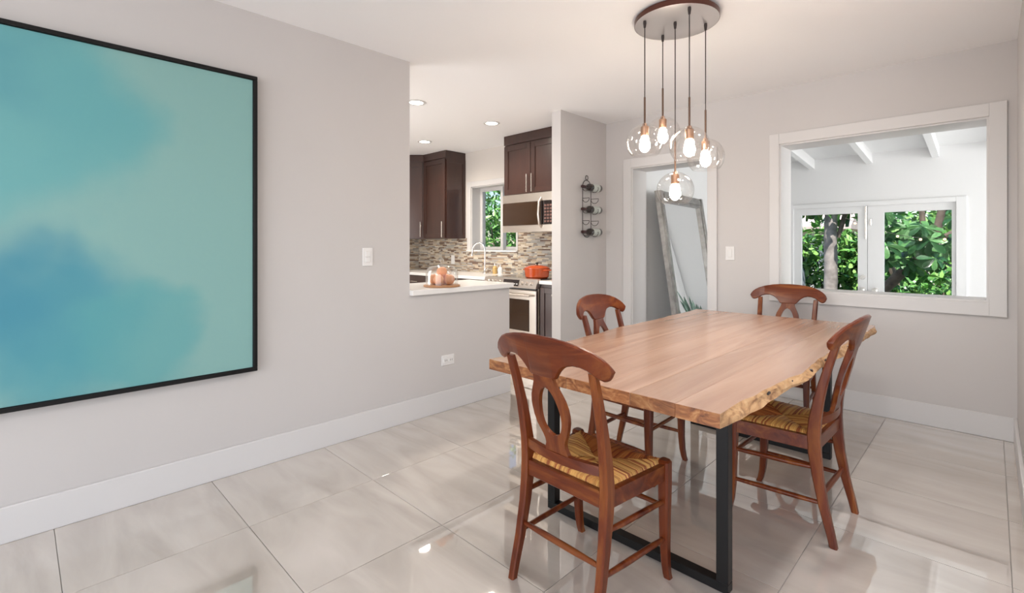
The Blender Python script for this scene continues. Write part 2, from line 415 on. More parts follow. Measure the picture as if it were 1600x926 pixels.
# ---- sunroom, two steps down
SZ = -0.25; SY = 6.95; SXL = -2.66; SXR = 4.2
def sceil(y): return 2.29 + (SY - y) * 0.09
struct('floor_sunroom', box(SXL, SXR, BY2, SY, SZ - 0.15, SZ), 'sunfloor')
struct('wall_sunroom_left', box(SXL - 0.12, SXL, BY2, SY, SZ - 0.15, 2.62), 'sunwall')
struct('wall_sunroom_house', box(0.30, SXR, BY2 - 0.15, BY2, SZ - 0.15, 2.62), 'sunwall')
struct('wall_sunroom_house_skin', wall_holes('y', BY2, BY2 + 0.006, SXL, 0.30, SZ, 2.6, [(DW[0], DW[1], SZ, DW[3]), WN]), 'sunwall')
struct('wall_sunroom_right', wall_holes('x', SXR, SXR + 0.1, BY2 - 0.15, SY + 0.1, SZ - 0.15, 2.62, [(4.85, 6.75, 0.2, 2.2)]), 'sunwall')  # unseen; opening put in for the added sunroom lamp
FD = (-1.80, -0.27, SZ, 1.705)
struct('wall_sunroom_far', wall_holes('y', SY, SY + 0.12, SXL - 0.12, SXR, SZ - 0.15, 2.45, [FD]), 'sunwall')
bm = bmesh.new()
rings(bm, [[Vector((SXL - 0.15, y, z)) for (y, z) in ((BY2 - 0.02, sceil(BY2)), (SY + 0.4, sceil(SY + 0.4)), (SY + 0.4, sceil(SY + 0.4) + 0.15), (BY2 - 0.02, sceil(BY2) + 0.15))],
           [Vector((SXR + 0.2, y, z)) for (y, z) in ((BY2 - 0.02, sceil(BY2)), (SY + 0.4, sceil(SY + 0.4)), (SY + 0.4, sceil(SY + 0.4) + 0.15), (BY2 - 0.02, sceil(BY2) + 0.15))]])
sc_o = struct('ceiling_sunroom', bm, 'sunwall')
for k in range(-1, 10):
    x = -1.60 + 0.583 * k
    bm = bmesh.new(); y0, y1 = BY2 + 0.01, SY
    rings(bm, [[Vector((xx, y, sceil(y) + dz)) for (xx, dz) in ((x - 0.03, 0.01), (x + 0.03, 0.01), (x + 0.03, -0.115), (x - 0.03, -0.115))] for y in (y0, y1)])
    struct('rafter', bm, 'sunwall', sc_o)
# french doors
fd = obj('door_1', box(-1.875, -1.80, SY - 0.02, SY, SZ, 1.74, 0.003), 'sunwall'); fd['kind'] = 'structure'
obj('casing', box(-0.27, -0.185, SY - 0.02, SY, SZ, 1.74, 0.003), 'sunwall', fd)
obj('casing', box(-1.80, -0.27, SY - 0.02, SY, 1.685, 1.74, 0.003), 'sunwall', fd)
for (a, b, g0, g1, hx) in ((-1.798, -1.037, -1.717, -1.129, -1.082), (-1.033, -0.272, -0.881, -0.305, -0.960)):
    bm = bmesh.new(); y0, y1 = SY + 0.01, SY + 0.055
    add_box(bm, a, g0, y0, y1, SZ + 0.01, 1.70); add_box(bm, g1, b, y0, y1, SZ + 0.01, 1.70)
    add_box(bm, g0, g1, y0, y1, 1.605, 1.70); add_box(bm, g0, g1, y0, y1, SZ + 0.01, SZ + 0.30)
    leaf = obj('door_leaf', bm, 'sunwall', fd)
    gp = obj('pane', box(g0, g1, SY + 0.03, SY + 0.036, SZ + 0.30, 1.605), 'glass', leaf)
    hb = lathe([(0.001, 0), (0.026, 0), (0.026, -0.01), (0.012, -0.014), (0.012, -0.04), (0.028, -0.048), (0.028, -0.07), (0.018, -0.078), (0.001, -0.078)], (hx, SY + 0.01, 0.71), 16, 'y')
    obj('knob', hb, 'nickel', leaf, True)
    if a < -1.5:
        obj('deadbolt', lathe([(0.001, 0), (0.028, 0), (0.026, -0.018), (0.001, -0.018)], (hx, SY + 0.01, 0.853), 16, 'y'), 'nickel', leaf, True)
    obj('flush_bolt', box(hx - 0.008 + (0.03 if a < -1.5 else -0.045), hx + 0.008 + (0.03 if a < -1.5 else -0.045), SY + 0.0, SY + 0.01, 1.30 if a < -1.5 else 1.46, 1.69 if a < -1.5 else 1.53, 0.002), 'nickel', leaf)
struct('trim_3', box(SXL, -1.875, SY - 0.014, SY, SZ, SZ + 0.12), 'sunwall')

# kitchen window (white slider)
bm = bmesh.new(); a, b, c, d = KW
for q in ((a - 0.075, a, c - 0.0, d + 0.07), (b, b + 0.03, c, d + 0.07), (a, b, d, d + 0.07)): add_box(bm, q[0], q[1], BY - 0.016, BY, q[2], q[3], 0.002)
kw = struct('window_1', bm, 'white')
bm = bmesh.new()
add_box(bm, a, a + 0.012, BY, BY2 - 0.02, c, d); add_box(bm, b - 0.012, b, BY, BY2 - 0.02, c, d); add_box(bm, a, b, BY, BY2 - 0.02, d - 0.012, d)
obj('window_reveal', bm, 'white', kw)
obj('window_sill', box(a - 0.075, b + 0.03, BY - 0.035, BY2 - 0.02, c - 0.02, c, 0.003), 'counter', kw)
for (p, q, yy) in ((a + 0.012, (a + b) / 2 + 0.03, 4.50), ((a + b) / 2 - 0.03, b - 0.012, 4.545)):
    bm = bmesh.new(); w = 0.045
    add_box(bm, p, p + w, yy, yy + 0.035, c, d - 0.012); add_box(bm, q - w, q, yy, yy + 0.035, c, d - 0.012)
    add_box(bm, p + w, q - w, yy, yy + 0.035, d - 0.012 - w, d - 0.012); add_box(bm, p + w, q - w, yy, yy + 0.035, c, c + w)
    s = obj('window_frame', bm, 'white', kw); obj('pane', box(p + w, q - w, yy + 0.015, yy + 0.02, c + w, d - 0.012 - w), 'glass', s)

# switches and outlets (part of the walls' fittings)
def plate_x(name, label, cat, x, y0, y1, z0, z1, rock):
    t = thing(name, label, cat, (x, (y0 + y1) / 2, (z0 + z1) / 2))
    obj('cover_plate', box(x, x + 0.007, y0, y1, z0, z1, 0.003), 'plastic', t)
    for (a, b, c, d) in rock[0]: obj(rock[1], box(x + 0.006, x + 0.012, a, b, c, d, 0.002), 'plastic', t)
    return t
t = plate_x('light_switch', 'white double rocker light switch on the grey wall right of the painting', 'light switch', LX, 1.561, 1.634, 1.089, 1.207,
        ([(1.580, 1.615, 1.112, 1.145), (1.580, 1.615, 1.15, 1.184)], 'rocker'))
t = plate_x('wall_outlet', 'white outlet low on the wall below the breakfast bar', 'outlet', LX, 2.193, 2.312, 0.333, 0.410,
        ([(2.208, 2.248, 0.352, 0.391), (2.257, 2.297, 0.352, 0.391)], 'socket'))
for y in (2.228, 2.277):
    bm = bmesh.new(); add_box(bm, LX + 0.012, LX + 0.013, y - 0.009, y - 0.006, 0.365, 0.378); add_box(bm, LX + 0.012, LX + 0.013, y + 0.006, y + 0.009, 0.365, 0.378)
    obj('slot', bm, 'slot', t)
t = thing('light_switch', 'white rocker light switch between the doorway and the wide window', 'light switch', (-1.62, BY, 1.155))
obj('cover_plate', box(-1.66, -1.583, BY - 0.007, BY, 1.095, 1.215, 0.003), 'plastic', t)
obj('rocker', box(-1.639, -1.604, BY - 0.012, BY - 0.006, 1.120, 1.190, 0.002), 'plastic', t)

# ------------------------------------------------------------------ painting on the left wall
AY0, AY1, AZ0, AZ1 = -0.70, 0.918, 0.541, 2.137
art = thing('painting', 'large abstract aqua and blue canvas in a thin black frame', 'painting', (LX, (AY0 + AY1) / 2, AZ0))
for q in ((AY0, AY1, AZ0, AZ0 + 0.020), (AY0, AY1, AZ1 - 0.020, AZ1), (AY0, AY0 + 0.020, AZ0 + 0.02, AZ1 - 0.02), (AY1 - 0.020, AY1, AZ0 + 0.02, AZ1 - 0.02)):
    obj('frame_bar', box(LX, LX + 0.048, *q, 0.002), 'blackframe', art)
obj('canvas', box(LX + 0.004, LX + 0.036, AY0 + 0.022, AY1 - 0.022, AZ0 + 0.022, AZ1 - 0.022), 'art', art)

# ------------------------------------------------------------------ dining table
TZ = 0.73; TT = 0.043; TY0, TY1 = 1.432, 3.705
rnd = random.Random(3)
def wob(seed):
    r = random.Random(seed); ph = [r.uniform(0, 6.28) for _ in range(6)]
    return lambda y: sum(a * math.sin(f * y + p) for a, f, p in zip((0.012, 0.009, 0.006, 0.004, 0.003, 0.002), (2.3, 5.1, 9.7, 17, 29, 47), ph))
wr, wl = wob(11), wob(5)
def xr(y): return -0.563 + (y - TY0) * 0.028 + wr(y) * min(1, (y - TY0) / 0.1 + 0.05) * 0.75
def xl(y): return -1.548 - (y - TY0) * 0.031 + wl(y) * 0.9 * min(1, (y - TY0) / 0.1 + 0.05)
table = thing('dining_table', 'live edge wooden dining table on black metal box legs', 'table', (-1.07, (TY0 + TY1) / 2, 0))
edges = [-1.42, -1.29, -1.13, -0.985, -0.86, -0.70]
def plank(x0, x1):
    g = 0.0007
    bm = box(x0 + g, x1 - g, TY0 + rnd.uniform(0, 0.002), TY1 - rnd.uniform(0, 0.002), TZ - TT, TZ, 0.0012)
    for f in bm.faces:
        if abs(f.normal.y) > 0.9: f.material_index = 1
    bm.normal_update()
    for f in bm.faces: f.material_index = 1 if abs(f.normal.y) > 0.7 else 0
    return obj('plank', bm, None, table, mats=['plank', 'endgrain'])
for a, b in zip(edges, edges[1:]): plank(a, b)
def live_plank(inner, fx, sgn, seed):
    bm = bmesh.new(); N = 90; r = random.Random(seed); loops = []
    nz = [r.uniform(-1, 1) for _ in range(N + 1)]; nz2 = [r.uniform(-1, 1) for _ in range(N + 1)]
    for i in range(N + 1):
        y = TY0 + (TY1 - TY0) * i / N; x = fx(y)
        k = min(1, min(i, N - i) / 4)
        o1 = (0.006 + 0.003 * nz[i]) * k; o2 = (0.015 + 0.007 * math.sin(y * 8 + seed) + 0.003 * nz2[i]) * k; o3 = (0.014 + 0.010 * math.sin(y * 5.2 + seed * 2)) * k
        loops.append([Vector((inner + sgn * 0.0007, y, TZ)), Vector((x, y, TZ)), Vector((x + sgn * o1, y, TZ - 0.008)), Vector((x + sgn * o2, y, TZ - 0.022)), Vector((x + sgn * o3, y, TZ - 0.036)), Vector((x + sgn * (o3 - 0.010 * k), y, TZ - TT)), Vector((inner + sgn * 0.0007, y, TZ - TT))])
    R = rings(bm, loops)
    bm.normal_update()
    for f in bm.faces:
        zz = [v.co.z for v in f.verts]
        if len(f.verts) > 4: f.material_index = 1
        elif max(zz) - min(zz) > 1e-5 and abs(f.calc_center_median().x - inner) > 0.01: f.material_index = 2
    return obj('plank', bm, None, table, mats=['plank', 'endgrain', 'liveedge'])
live_plank(edges[-1], xr, 1, 3); live_plank(edges[0], xl, -1, 8)
# knots on the live edge
for (y, s) in ((1.80, 0.012), (2.02, 0.010), (2.23, 0.018), (2.5, 0.01), (2.9, 0.014)):
    bm = bmesh.new(); bmesh.ops.create_icosphere(bm, subdivisions=2, radius=s)
    for v in bm.verts: v.co = Vector((v.co.x * 0.45 + xr(y) + 0.006, v.co.y * 1.5 + y, v.co.z * 0.55 + TZ - 0.014))
    obj('bark_knot', bm, 'bottle', table, True)
FX0, FX1 = -1.478, -0.655; BW = 0.042
for fy in (1.758, 3.27):
    lf = obj('leg_frame', box(FX0, FX1, fy - BW / 2, fy + BW / 2, 0.0, BW * 0.8, 0.002), 'black', table)
    obj('top_bar', box(FX0, FX1, fy - BW / 2, fy + BW / 2, TZ - TT - 0.03, TZ - TT, 0.002), 'black', lf)
    for x in (FX0, FX1 - BW): obj('post', box(x, x + BW, fy - BW / 2, fy + BW / 2, BW * 0.8, TZ - TT - 0.03, 0.002), 'black', lf)

# ------------------------------------------------------------------ dining chairs
CREST_T = [(0, .926), (.065, .924), (.115, .918), (.163, .908), (.204, .893), (.228, .878), (.244, .864), (.253, .850), (.257, .836)]
CREST_B = [(0, .779), (.050, .780), (.058, .785), (.068, .799), (.078, .812), (.090, .823), (.105, .833), (.13, .840), (.155, .839), (.180, .831), (.200, .817), (.213, .808), (.228, .803), (.240, .806), (.251, .818), (.257, .836)]
SPL_W = [(.485, .050), (.50, .052), (.515, .051), (.535, .043), (.55, .044), (.565, .050), (.585, .061), (.603, .069), (.63, .077), (.655, .080), (.68, .079), (.706, .073), (.73, .062), (.748, .053), (.765, .046), (.79, .043)]
def back_y(z): return interp([(.42, -.172), (.50, -.177), (.58, -.188), (.65, -.203), (.72, -.222), (.80, -.246), (.91, -.280)], z)
def make_chair():
    t = thing('dining_chair', 'x', 'chair', (0, 0, 0), 'carved back rush seat dining chairs')
    # seat: woven rush, four sectors of cords
    bm = bmesh.new(); cols = []; r = random.Random(21)
    cor = [(-.186, .148), (.186, .148), (.163, -.160), (-.163, -.160)]; ctr = Vector((0, 0.0, 0))
    for q in range(4):
        A = Vector((*cor[q], 0)); B = Vector((*cor[(q + 1) % 4], 0)); L = (B - A).length; n = int(L / 0.0065)
        ev = (B - A).normalized(); mid = (A + B) / 2
        for i in range(n):
            s = (i + 0.5) / n; P = A.lerp(B, s)
            Q = A.lerp(ctr, 2 * s) if s < 0.5 else B.lerp(ctr, 2 * (1 - s))
            if (Q - P).length < 0.004: Q = P + (ctr - P).normalized() * 0.004
            h = L / n * 0.56; lift = r.uniform(-.0008, .0014)
            prof = [(-h, -.004), (-h * .6, 0.0012), (0, .0028), (h * .6, .0012), (h, -.004)]
            loops = []
            out = (mid - ctr).normalized()
            base_c = (.62, .34, .095) if r.random() < .62 else (.50, .235, .06)
            if r.random() < .16: base_c = (.30, .085, .022)
            if q == 0: base_c = tuple(c * k for c, k in zip(base_c, (.72, .44, .36)))  # front sector tinted redder, painting in the table's reflection
            f = r.uniform(.88, 1.1); base_c = tuple(c * f for c in base_c)
            for k, (u, dz) in enumerate(((-.07, -.012), (.0, .0), (.5, .004), (1.0, -.006))):
                if k == 0: c0 = P + out * 0.007
                else: c0 = P.lerp(Q, u)
                loops.append([c0 + ev * a + Vector((0, 0, .436 + dz + b + lift)) for a, b in prof])
            V = [[bm.verts.new(p) for p in l] for l in loops]
            for a, b in zip(V, V[1:]):
                for j in range(4): bm.faces.new((a[j], a[j + 1], b[j + 1], b[j])); cols.append(base_c)
    n0 = len(cols)
    V = [bm.verts.new((x, y, .424)) for x, y in cor] + [bm.verts.new((x, y, .392)) for x, y in cor]
    for f in ((0, 1, 2, 3), (7, 6, 5, 4), (0, 4, 5, 1), (1, 5, 6, 2), (2, 6, 7, 3), (3, 7, 4, 0)):
        bm.faces.new([V[i] for i in f]); cols.append((.30, .13, .04))
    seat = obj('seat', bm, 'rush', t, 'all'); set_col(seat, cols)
    # front legs with block tops and a sabre foot
    for s in (-1, 1):
        path = [(s * .202, .163 + dy, z) for dy, z in ((.012, 0), (.004, .02), (-.004, .06), (-.010, .13), (-.012, .24), (-.012, .35), (-.012, .425), (-.012, .436), (-.012, .442))]
        obj('leg', sweep_rect(path, [(.026, .026), (.026, .027), (.028, .029), (.031, .032), (.036, .036), (.041, .041), (.041, .041), (.041, .041), (.031, .031)]), 'chair', t, True)
        path = [(s * x, y, z) for x, y, z in ((.188, -.243, 0), (.187, -.232, .05), (.184, -.207, .15), (.181, -.185, .27), (.180, -.174, .36), (.180, -.170, .43), (.180, -.175, .50), (.181, -.188, .58), (.182, -.203, .65), (.184, -.222, .72), (.186, -.243, .79), (.187, -.253, .822))]
        obj('rear_post', sweep_rect(path, [(.027, .027), (.027, .030), (.029, .035), (.031, .041), (.033, .047), (.033, .049), (.032, .045), (.031, .039), (.030, .034), (.030, .030), (.029, .027), (.028, .024)]), 'chair', t, True)
        # side rail
        bm = bmesh.new(); a = Vector((s * .201, .135, 0)); b = Vector((s * .181, -.150, 0))
        rings(bm, [[p + Vector((dx, 0, dz)) for dx, dz in ((-.012, .372), (.012, .372), (.012, .428), (-.012, .428))] for p in (a, b)])
        obj('seat_rail', bm, 'chairx', t)
        for z0, z1, rr in ((.292, .302, .0105), (.155, .163, .0105)):
            obj('stretcher', tube([(s * .203, .152, z0), (s * .197, .05, (z0 * 2 + z1) / 3), (s * .19, -.09, (z0 + 2 * z1) / 3), (s * .183, -.197 if z0 < .2 else -.18, z1)], [rr * .8, rr, rr, rr * .8], 10), 'chairx', t, True)
    obj('seat_rail', box(-.183, .183, .140, .162, .378, .426, .003), 'chairx', t)
    obj('seat_rail', box(-.166, .166, -.186, -.164, .368, .424, .003), 'chairx', t)
    obj('stretcher', tube([(-.2, .153, .27), (0, .153, .27), (.2, .153, .27)], [.008, .0105, .008], 10), 'chairx', t, True)
    obj('stretcher', tube([(-.183, -.196, .19), (-.06, -.196, .19), (.06, -.196, .19), (.183, -.196, .19)], [.008, .0115, .0115, .008], 10), 'chairx', t, True)
    # crest rail, bowed in plan
    bm = bmesh.new(); us = [-.257 + .514 * i / 102 for i in range(103)]; th = .011; loops = []
    for u in us:
        a = abs(u); zt, zb = interp(CREST_T, a), interp(CREST_B, a)
        if zt - zb < .002: zt, zb = zb + .001, zb - .001
        bow = -.045 * (1 - (u / .25) ** 2) + .010
        l = []
        e = min(.006, (zt - zb) * .3)
        for (z, k) in ((zb + e, 1), (zt - e, 1), (zt, .45)):
            l.append(Vector((u, back_y(z) + bow - th * k, z)))
        for (z, k) in ((zt, .45), (zt - e, 1), (zb + e, 1), (zb, .45)):
            l.append(Vector((u, back_y(z) + bow + th * k, z)))
        l.append(Vector((u, back_y(zb) + bow - th * .45, zb)))
        loops.append(l)
    rings(bm, loops)
    obj('crest_rail', bm, 'chairx', t, True)
    # splat with an egg shaped opening
    bm = bmesh.new(); zs = [.482 + (.79 - .482) * i / 60 for i in range(61)]
    def hole(z):
        z0, z1 = .570, .744
        if not z0 < z < z1: return 0
        k = (z - z0) / (z1 - z0); return .053 * math.sqrt(max(0, 1 - ((k - .45) / (.45 if k < .45 else .55)) ** 2)) * (1.0 - .22 * k)
    for s in (-1, 1):
        loops = []
        for z in zs:
            w, h = interp(SPL_W, z), hole(z); y = back_y(z) - .035 + .012 * max(0, (.60 - z) / .12)
            loops.append([Vector((s * a, y + d, z)) for a, d in ((h, -.008), (w, -.008), (w, .008), (h, .008))])
        rings(bm, loops)
    obj('splat', bm, 'chair', t, True)
    # lower back rail, bowed
    bm = bmesh.new(); loops = []
    for i in range(13):
        u = -.172 + .344 * i / 12; y = -.176 - .028 * (1 - (u / .172) ** 2)
        loops.append([Vector((u, y + d, z)) for d, z in ((-.010, .473), (.010, .473), (.010, .506), (-.010, .506))])
    rings(bm, loops); obj('back_rail', bm, 'chairx', t, True)
    return t
ch0 = make_chair()
poses = [((-1.058, 1.514), -0.042, 'rush seat dining chair nearest the camera, at the near end of the table'),
         ((-0.693, 2.506), 1.547, 'rush seat dining chair on the window side of the table, its seat half tucked under'),
         ((-1.412, 2.463), -1.527, 'rush seat dining chair on the kitchen side of the table, mostly hidden by it'),
         ((-1.094, 3.849), 3.191, 'rush seat dining chair at the far end of the table below the wide window')]
for i, ((x, y), a, lb) in enumerate(poses):
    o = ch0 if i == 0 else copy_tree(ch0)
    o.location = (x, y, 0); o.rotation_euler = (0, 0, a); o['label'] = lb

# ------------------------------------------------------------------ pendant light
pc = (-1.258, 2.585)
pl = thing('pendant_light', 'cluster of five clear glass globe pendants hanging from a round bronze canopy', 'pendant light', (pc[0], pc[1], H))
obj('canopy_rim', lathe([(.222, 2.4635), (.2265, 2.4635), (.2265, 2.489), (.215, 2.491), (.215, 2.4995), (.001, 2.4995)], (pc[0], pc[1], 0), 56), 'rim', pl, True)
obj('canopy', lathe([(.001, 2.462), (.222, 2.462), (.2245, 2.4632), (.001, 2.4632)], (pc[0], pc[1], 0), 56), None, pl, True, mats=['canopy'])
for (x, y, gz, st) in [(-1.369, 2.437, 1.792, 2.04), (-1.386, 2.677, 1.880, 2.149), (-1.254, 2.565, 1.528, 1.80), (-1.123, 2.457, 1.739, 1.992), (-1.142, 2.703, 1.717, 1.978)]:
    gt = gz + .099
    obj('cord', tube([(x, y, 2.462), (x, y, st)], .0028, 6), 'cord', pl, True)
    obj('cord_grip', lathe([(.001, 2.462), (.008, 2.462), (.009, 2.45), (.006, 2.425), (.001, 2.425)], (x, y, 0), 10), 'cord', pl, True)
    stem = obj('stem', tube([(x, y, st), (x, y, gt - .005)], .0055, 8), 'bronze', pl, True)
    obj('socket', lathe([(.001, gt + .006), (.012, gt + .004), (.014, gt - .010), (.022, gt - .014), (.022, gt - .060), (.019, gt - .064), (.001, gt - .064)], (x, y, 0), 18), 'copper', stem, True)
    b0 = gt - .064
    obj('bulb', lathe([(.013, b0), (.015, b0 - .012), (.024, b0 - .030), (.030, b0 - .050), (.029, b0 - .066), (.020, b0 - .082), (.008, b0 - .090), (.0005, b0 - .091)], (x, y, 0), 18), 'bulb', stem, True)
    prof = []
    R = .1
    for i in range(25):
        a = math.radians(172 - i * (172 - 42) / 24)   # from the neck down to the cut bottom
        prof.append((R * math.sin(a), gz - R * math.cos(a)))
    prof = [(.0135, gt + .004)] + prof
    obj('globe', lathe(prof, (x, y, 0), 40), 'globe', stem, 'all')

# ------------------------------------------------------------------ wine rack and bottles on the stub wall
wx = LX + 0.004
rk = thing('wine_rack', 'dark wire wall rack with five cradles on the wall beside the kitchen', 'wine rack', (LX, 4.0, 1.33))
Ya, Yb = 3.925, 4.065
def arc(y, z0, r, a0, a1, n=12, x0=None): return [((x0 if x0 else wx + 0.003) , y + r * math.cos(math.radians(a0 + (a1 - a0) * i / n)), z0 + r * math.sin(math.radians(a0 + (a1 - a0) * i / n))) for i in range(n + 1)]
rr = (Yb - Ya) / 2; ym = (Ya + Yb) / 2
loop = arc(ym, 1.805, rr, 0, 180) + arc(ym, 1.375, rr, 180, 360)
bm = bmesh.new(); add_tube(bm, loop, .003, 6, closed=True)
rkf = obj('wire_frame', bm, 'wire', rk, True)
obj('hanging_loop', tube(arc(ym, 1.900, .022, 0, 360, 14)[:-1], .003, 6, closed=True), 'wire', rk, True)
ZB = [1.800, 1.690, 1.580, 1.468, 1.357]
for k, z in enumerate(ZB):
    for y, rd in ((Ya, .040), (Yb, .046)):
        cxx = wx + .003 + rd
        pts = [(cxx + rd * math.cos(math.radians(a)), y, z + rd * math.sin(math.radians(a))) for a in range(180, 361, 15)]
        obj('cradle', tube(pts + [(wx + .003, y, z)], .0026, 6), 'wire', rk, True)
for k, z in ((0, 'top'), (2, 'middle'), (4, 'bottom')):
    zz = ZB[k]; cxb = wx + .047; y0 = 3.855
    b = thing('wine_bottle', 'dark glass wine bottle with pale label lying in the %s cradle of the rack' % z, 'wine bottle', (cxb, y0, ZB[k]), 'bottles in the wine rack')
    obj('glass_body', lathe([(.001, .300), (.034, .300), (.037, .295), (.037, .120), (.034, .105), (.022, .085), (.0155, .068), (.0145, .03)], (cxb, y0, zz), 20, 'y'), 'bottle', b, True)
    obj('neck_foil', lathe([(.001, 0), (.014, .0), (.0155, .004), (.0155, .055), (.0145, .058)], (cxb, y0, zz), 16, 'y'), 'foil', b, True)
    obj('paper_label', lathe([(.0374, .155), (.0374, .265)], (cxb, y0, zz), 20, 'y'), 'label', b, True)

# ------------------------------------------------------------------ kitchen: peninsula worktop
KZ = 0.872; CT = 0.91
tag(obj('bar_countertop', box(-3.44, -2.858, 1.922, 2.925, KZ, CT, .003), 'counter'), 'white quartz breakfast bar top on the half wall', 'countertop')
pen = thing('base_cabinet', 'dark base cabinet behind the half wall under the breakfast bar', 'cabinet', (-3.2, 2.4, 0))
obj('cabinet_body', box(-3.40, LT, 1.93, 2.90, 0.0, KZ), 'espresso', pen)
# serving board, cloche, peaches
bc = (-2.985, 2.27)
tag(obj('serving_board', lathe([(.001, CT), (.134, CT), (.139, CT + .004), (.139, CT + .011), (.134, CT + .015), (.001, CT + .015)], (*bc, 0), 40), 'board', smooth=True), 'round wooden serving board on the breakfast bar', 'board')
cl = thing('glass_cloche', 'clear glass dome with a knob covering fruit on the breakfast bar', 'cloche', (*bc, CT + .015))
z0 = CT + .0155
obj('dome', lathe([(.122, z0), (.122, z0 + .085), (.116, z0 + .115), (.098, z0 + .135), (.06, z0 + .148), (.001, z0 + .152)], (*bc, 0), 40), 'cloche', cl, 'all')
obj('knob', lathe([(.001, z0 + .152), (.010, z0 + .153), (.009, z0 + .166), (.016, z0 + .175), (.018, z0 + .186), (.012, z0 + .196), (.001, z0 + .198)], (*bc, 0), 18), 'cloche', cl, 'all')
pr = .040
spots = [(-.058, -.03, 0, 'peach lying at the left under the glass dome'), (.052, .032, 0, 'peach lying at the right under the glass dome'),
         (.030, -.052, 0, 'peach lying in front under the glass dome'), (-.03, .058, 0, 'peach lying at the back under the glass dome'), (.0, .0, .058, 'peach resting on top of the others under the glass dome')]
for dx, dy, dz, lb in spots:
    px = thing('peach', lb, 'fruit', (bc[0] + dx, bc[1] + dy, z0 + dz), 'peaches under the cloche')
    bm = bmesh.new(); bmesh.ops.create_uvsphere(bm, u_segments=20, v_segments=14, radius=pr)
    for v in bm.verts:
        rad = math.hypot(v.co.x, v.co.y)
        if v.co.z > 0: v.co.z -= .010 * math.exp(-(rad / .011) ** 2)
        v.co.x += (-.004 if abs(v.co.y) < .008 and v.co.x > 0 else 0)
        v.co += Vector((bc[0] + dx, bc[1] + dy, z0 + dz + pr))
    obj('flesh', bm, 'peachmat', px, 'all')
    obj('stem', tube([(bc[0] + dx, bc[1] + dy, z0 + dz + 2 * pr - .011), (bc[0] + dx + .002, bc[1] + dy, z0 + dz + 2 * pr + .002)], .0018, 6), 'branch', px)

# shaker door facing -Y : frame + recessed panel
def shaker_y(name, x0, x1, y, z0, z1, parent, w=.06, hand=None, knob=None):
    t = .02
    d = bmesh.new()
    add_box(d, x0, x0 + w, y - t, y, z0, z1, .0015); add_box(d, x1 - w, x1, y - t, y, z0, z1, .0015)
    add_box(d, x0 + w, x1 - w, y - t, y, z1 - w, z1, .0015); add_box(d, x0 + w, x1 - w, y - t, y, z0, z0 + w, .0015)
    o = obj(name, d, 'espresso', parent)
    o2 = obj('door_panel', box(x0 + w, x1 - w, y - .010, y - .002, z0 + w, z1 - w), 'espresso', o)
    if hand:
        hx, za, zb = hand
        h = bmesh.new(); add_tube(h, [(hx, y - t - .03, za), (hx, y - t - .03, zb)], .006, 8)
        for zz in (za + .025, zb - .025): add_tube(h, [(hx, y - t, zz), (hx, y - t - .03, zz)], .0045, 8)
        obj('handle', h, 'nickel', o, True)
    if knob: obj('knob', lathe([(.001, -t), (.006, -t), (.006, -t - .014), (.015, -t - .02), (.015, -t - .028), (.001, -t - .032)], (knob[0], y, knob[1]), 14, 'y'), 'nickel', o, True)
    return o
UY = BY - .33
# wall cabinet left of the window
uc = thing('wall_cabinet', 'dark wall cabinet hanging left of the kitchen window', 'cabinet', (-5.44, BY, 1.32))
obj('cabinet_body', box(-5.688, -5.19, UY + .002, BY, 1.32, 2.40, .001), 'espresso', uc)
shaker_y('door', -5.68, -5.20, UY, 1.33, 2.385, uc, .058, (-5.228, 1.335, 1.545))
obj('crown_panel', box(-5.688, -5.185, UY - .015, BY, 2.40, 2.497), 'espresso', uc)
ep = obj('end_panel', box(-5.19, -5.186, UY + .002, BY - .001, 1.32, 2.40), 'espresso', uc)
bm = bmesh.new()
for q in ((UY, UY + .05, 1.32, 2.40), (BY - .05, BY - .001, 1.32, 2.40), (UY + .05, BY - .05, 1.32, 1.375), (UY + .05, BY - .05, 2.345, 2.40)): add_box(bm, -5.186, -5.181, *q)
obj('panel_frame', bm, 'espresso', ep)
# diagonal corner cabinet
cc = thing('corner_cabinet', 'dark diagonal wall cabinet in the kitchen corner', 'cabinet', (-6.0, 4.1, 1.32))
def prism(pts, z0, z1):
    bm = bmesh.new(); rings(bm, [[Vector((x, y, z)) for x, y in pts] for z in (z0, z1)]); return bm
obj('cabinet_body', prism([(-5.69, UY), (-5.69, BY - .012), (KX + .012, BY - .012), (KX + .012, 3.74), (-5.97, 3.74)], 1.32, 2.40), 'espresso', cc)
obj('crown_panel', prism([(-5.69, UY - .015), (-5.69, BY - .012), (KX + .012, BY - .012), (KX + .012, 3.725), (-5.965, 3.725)], 2.40, 2.497), 'espresso', cc)
A = Vector((-5.70, UY - .01, 0)); Bv = Vector((-5.965, 3.745, 0)); dv = (Bv - A).normalized(); nv = Vector((dv.y, -dv.x, 0))
if nv.dot(Vector((1, -1, 0))) < 0: nv = -nv
L = (Bv - A).length
def diag_box(bm, s0, s1, z0, z1, o0, o1):
    rings(bm, [[A + dv * s + nv * o + Vector((0, 0, z)) for s, o in ((s0, o0), (s1, o0), (s1, o1), (s0, o1))] for z in (z0, z1)])
bm = bmesh.new()
for q in ((.01, .065, 1.33, 2.385), (L - .065, L - .01, 1.33, 2.385), (.065, L - .065, 1.33, 1.39), (.065, L - .065, 2.325, 2.385)): diag_box(bm, *q, 0.002, .022)
dd = obj('door', bm, 'espresso', cc)
bm = bmesh.new(); diag_box(bm, .065, L - .065, 1.39, 2.325, .002, .012); obj('door_panel', bm, 'espresso', dd)
hp = A + dv * .035 + nv * .05
h = bmesh.new(); add_tube(h, [hp + Vector((0, 0, 1.345)), hp + Vector((0, 0, 1.555))], .006, 8)
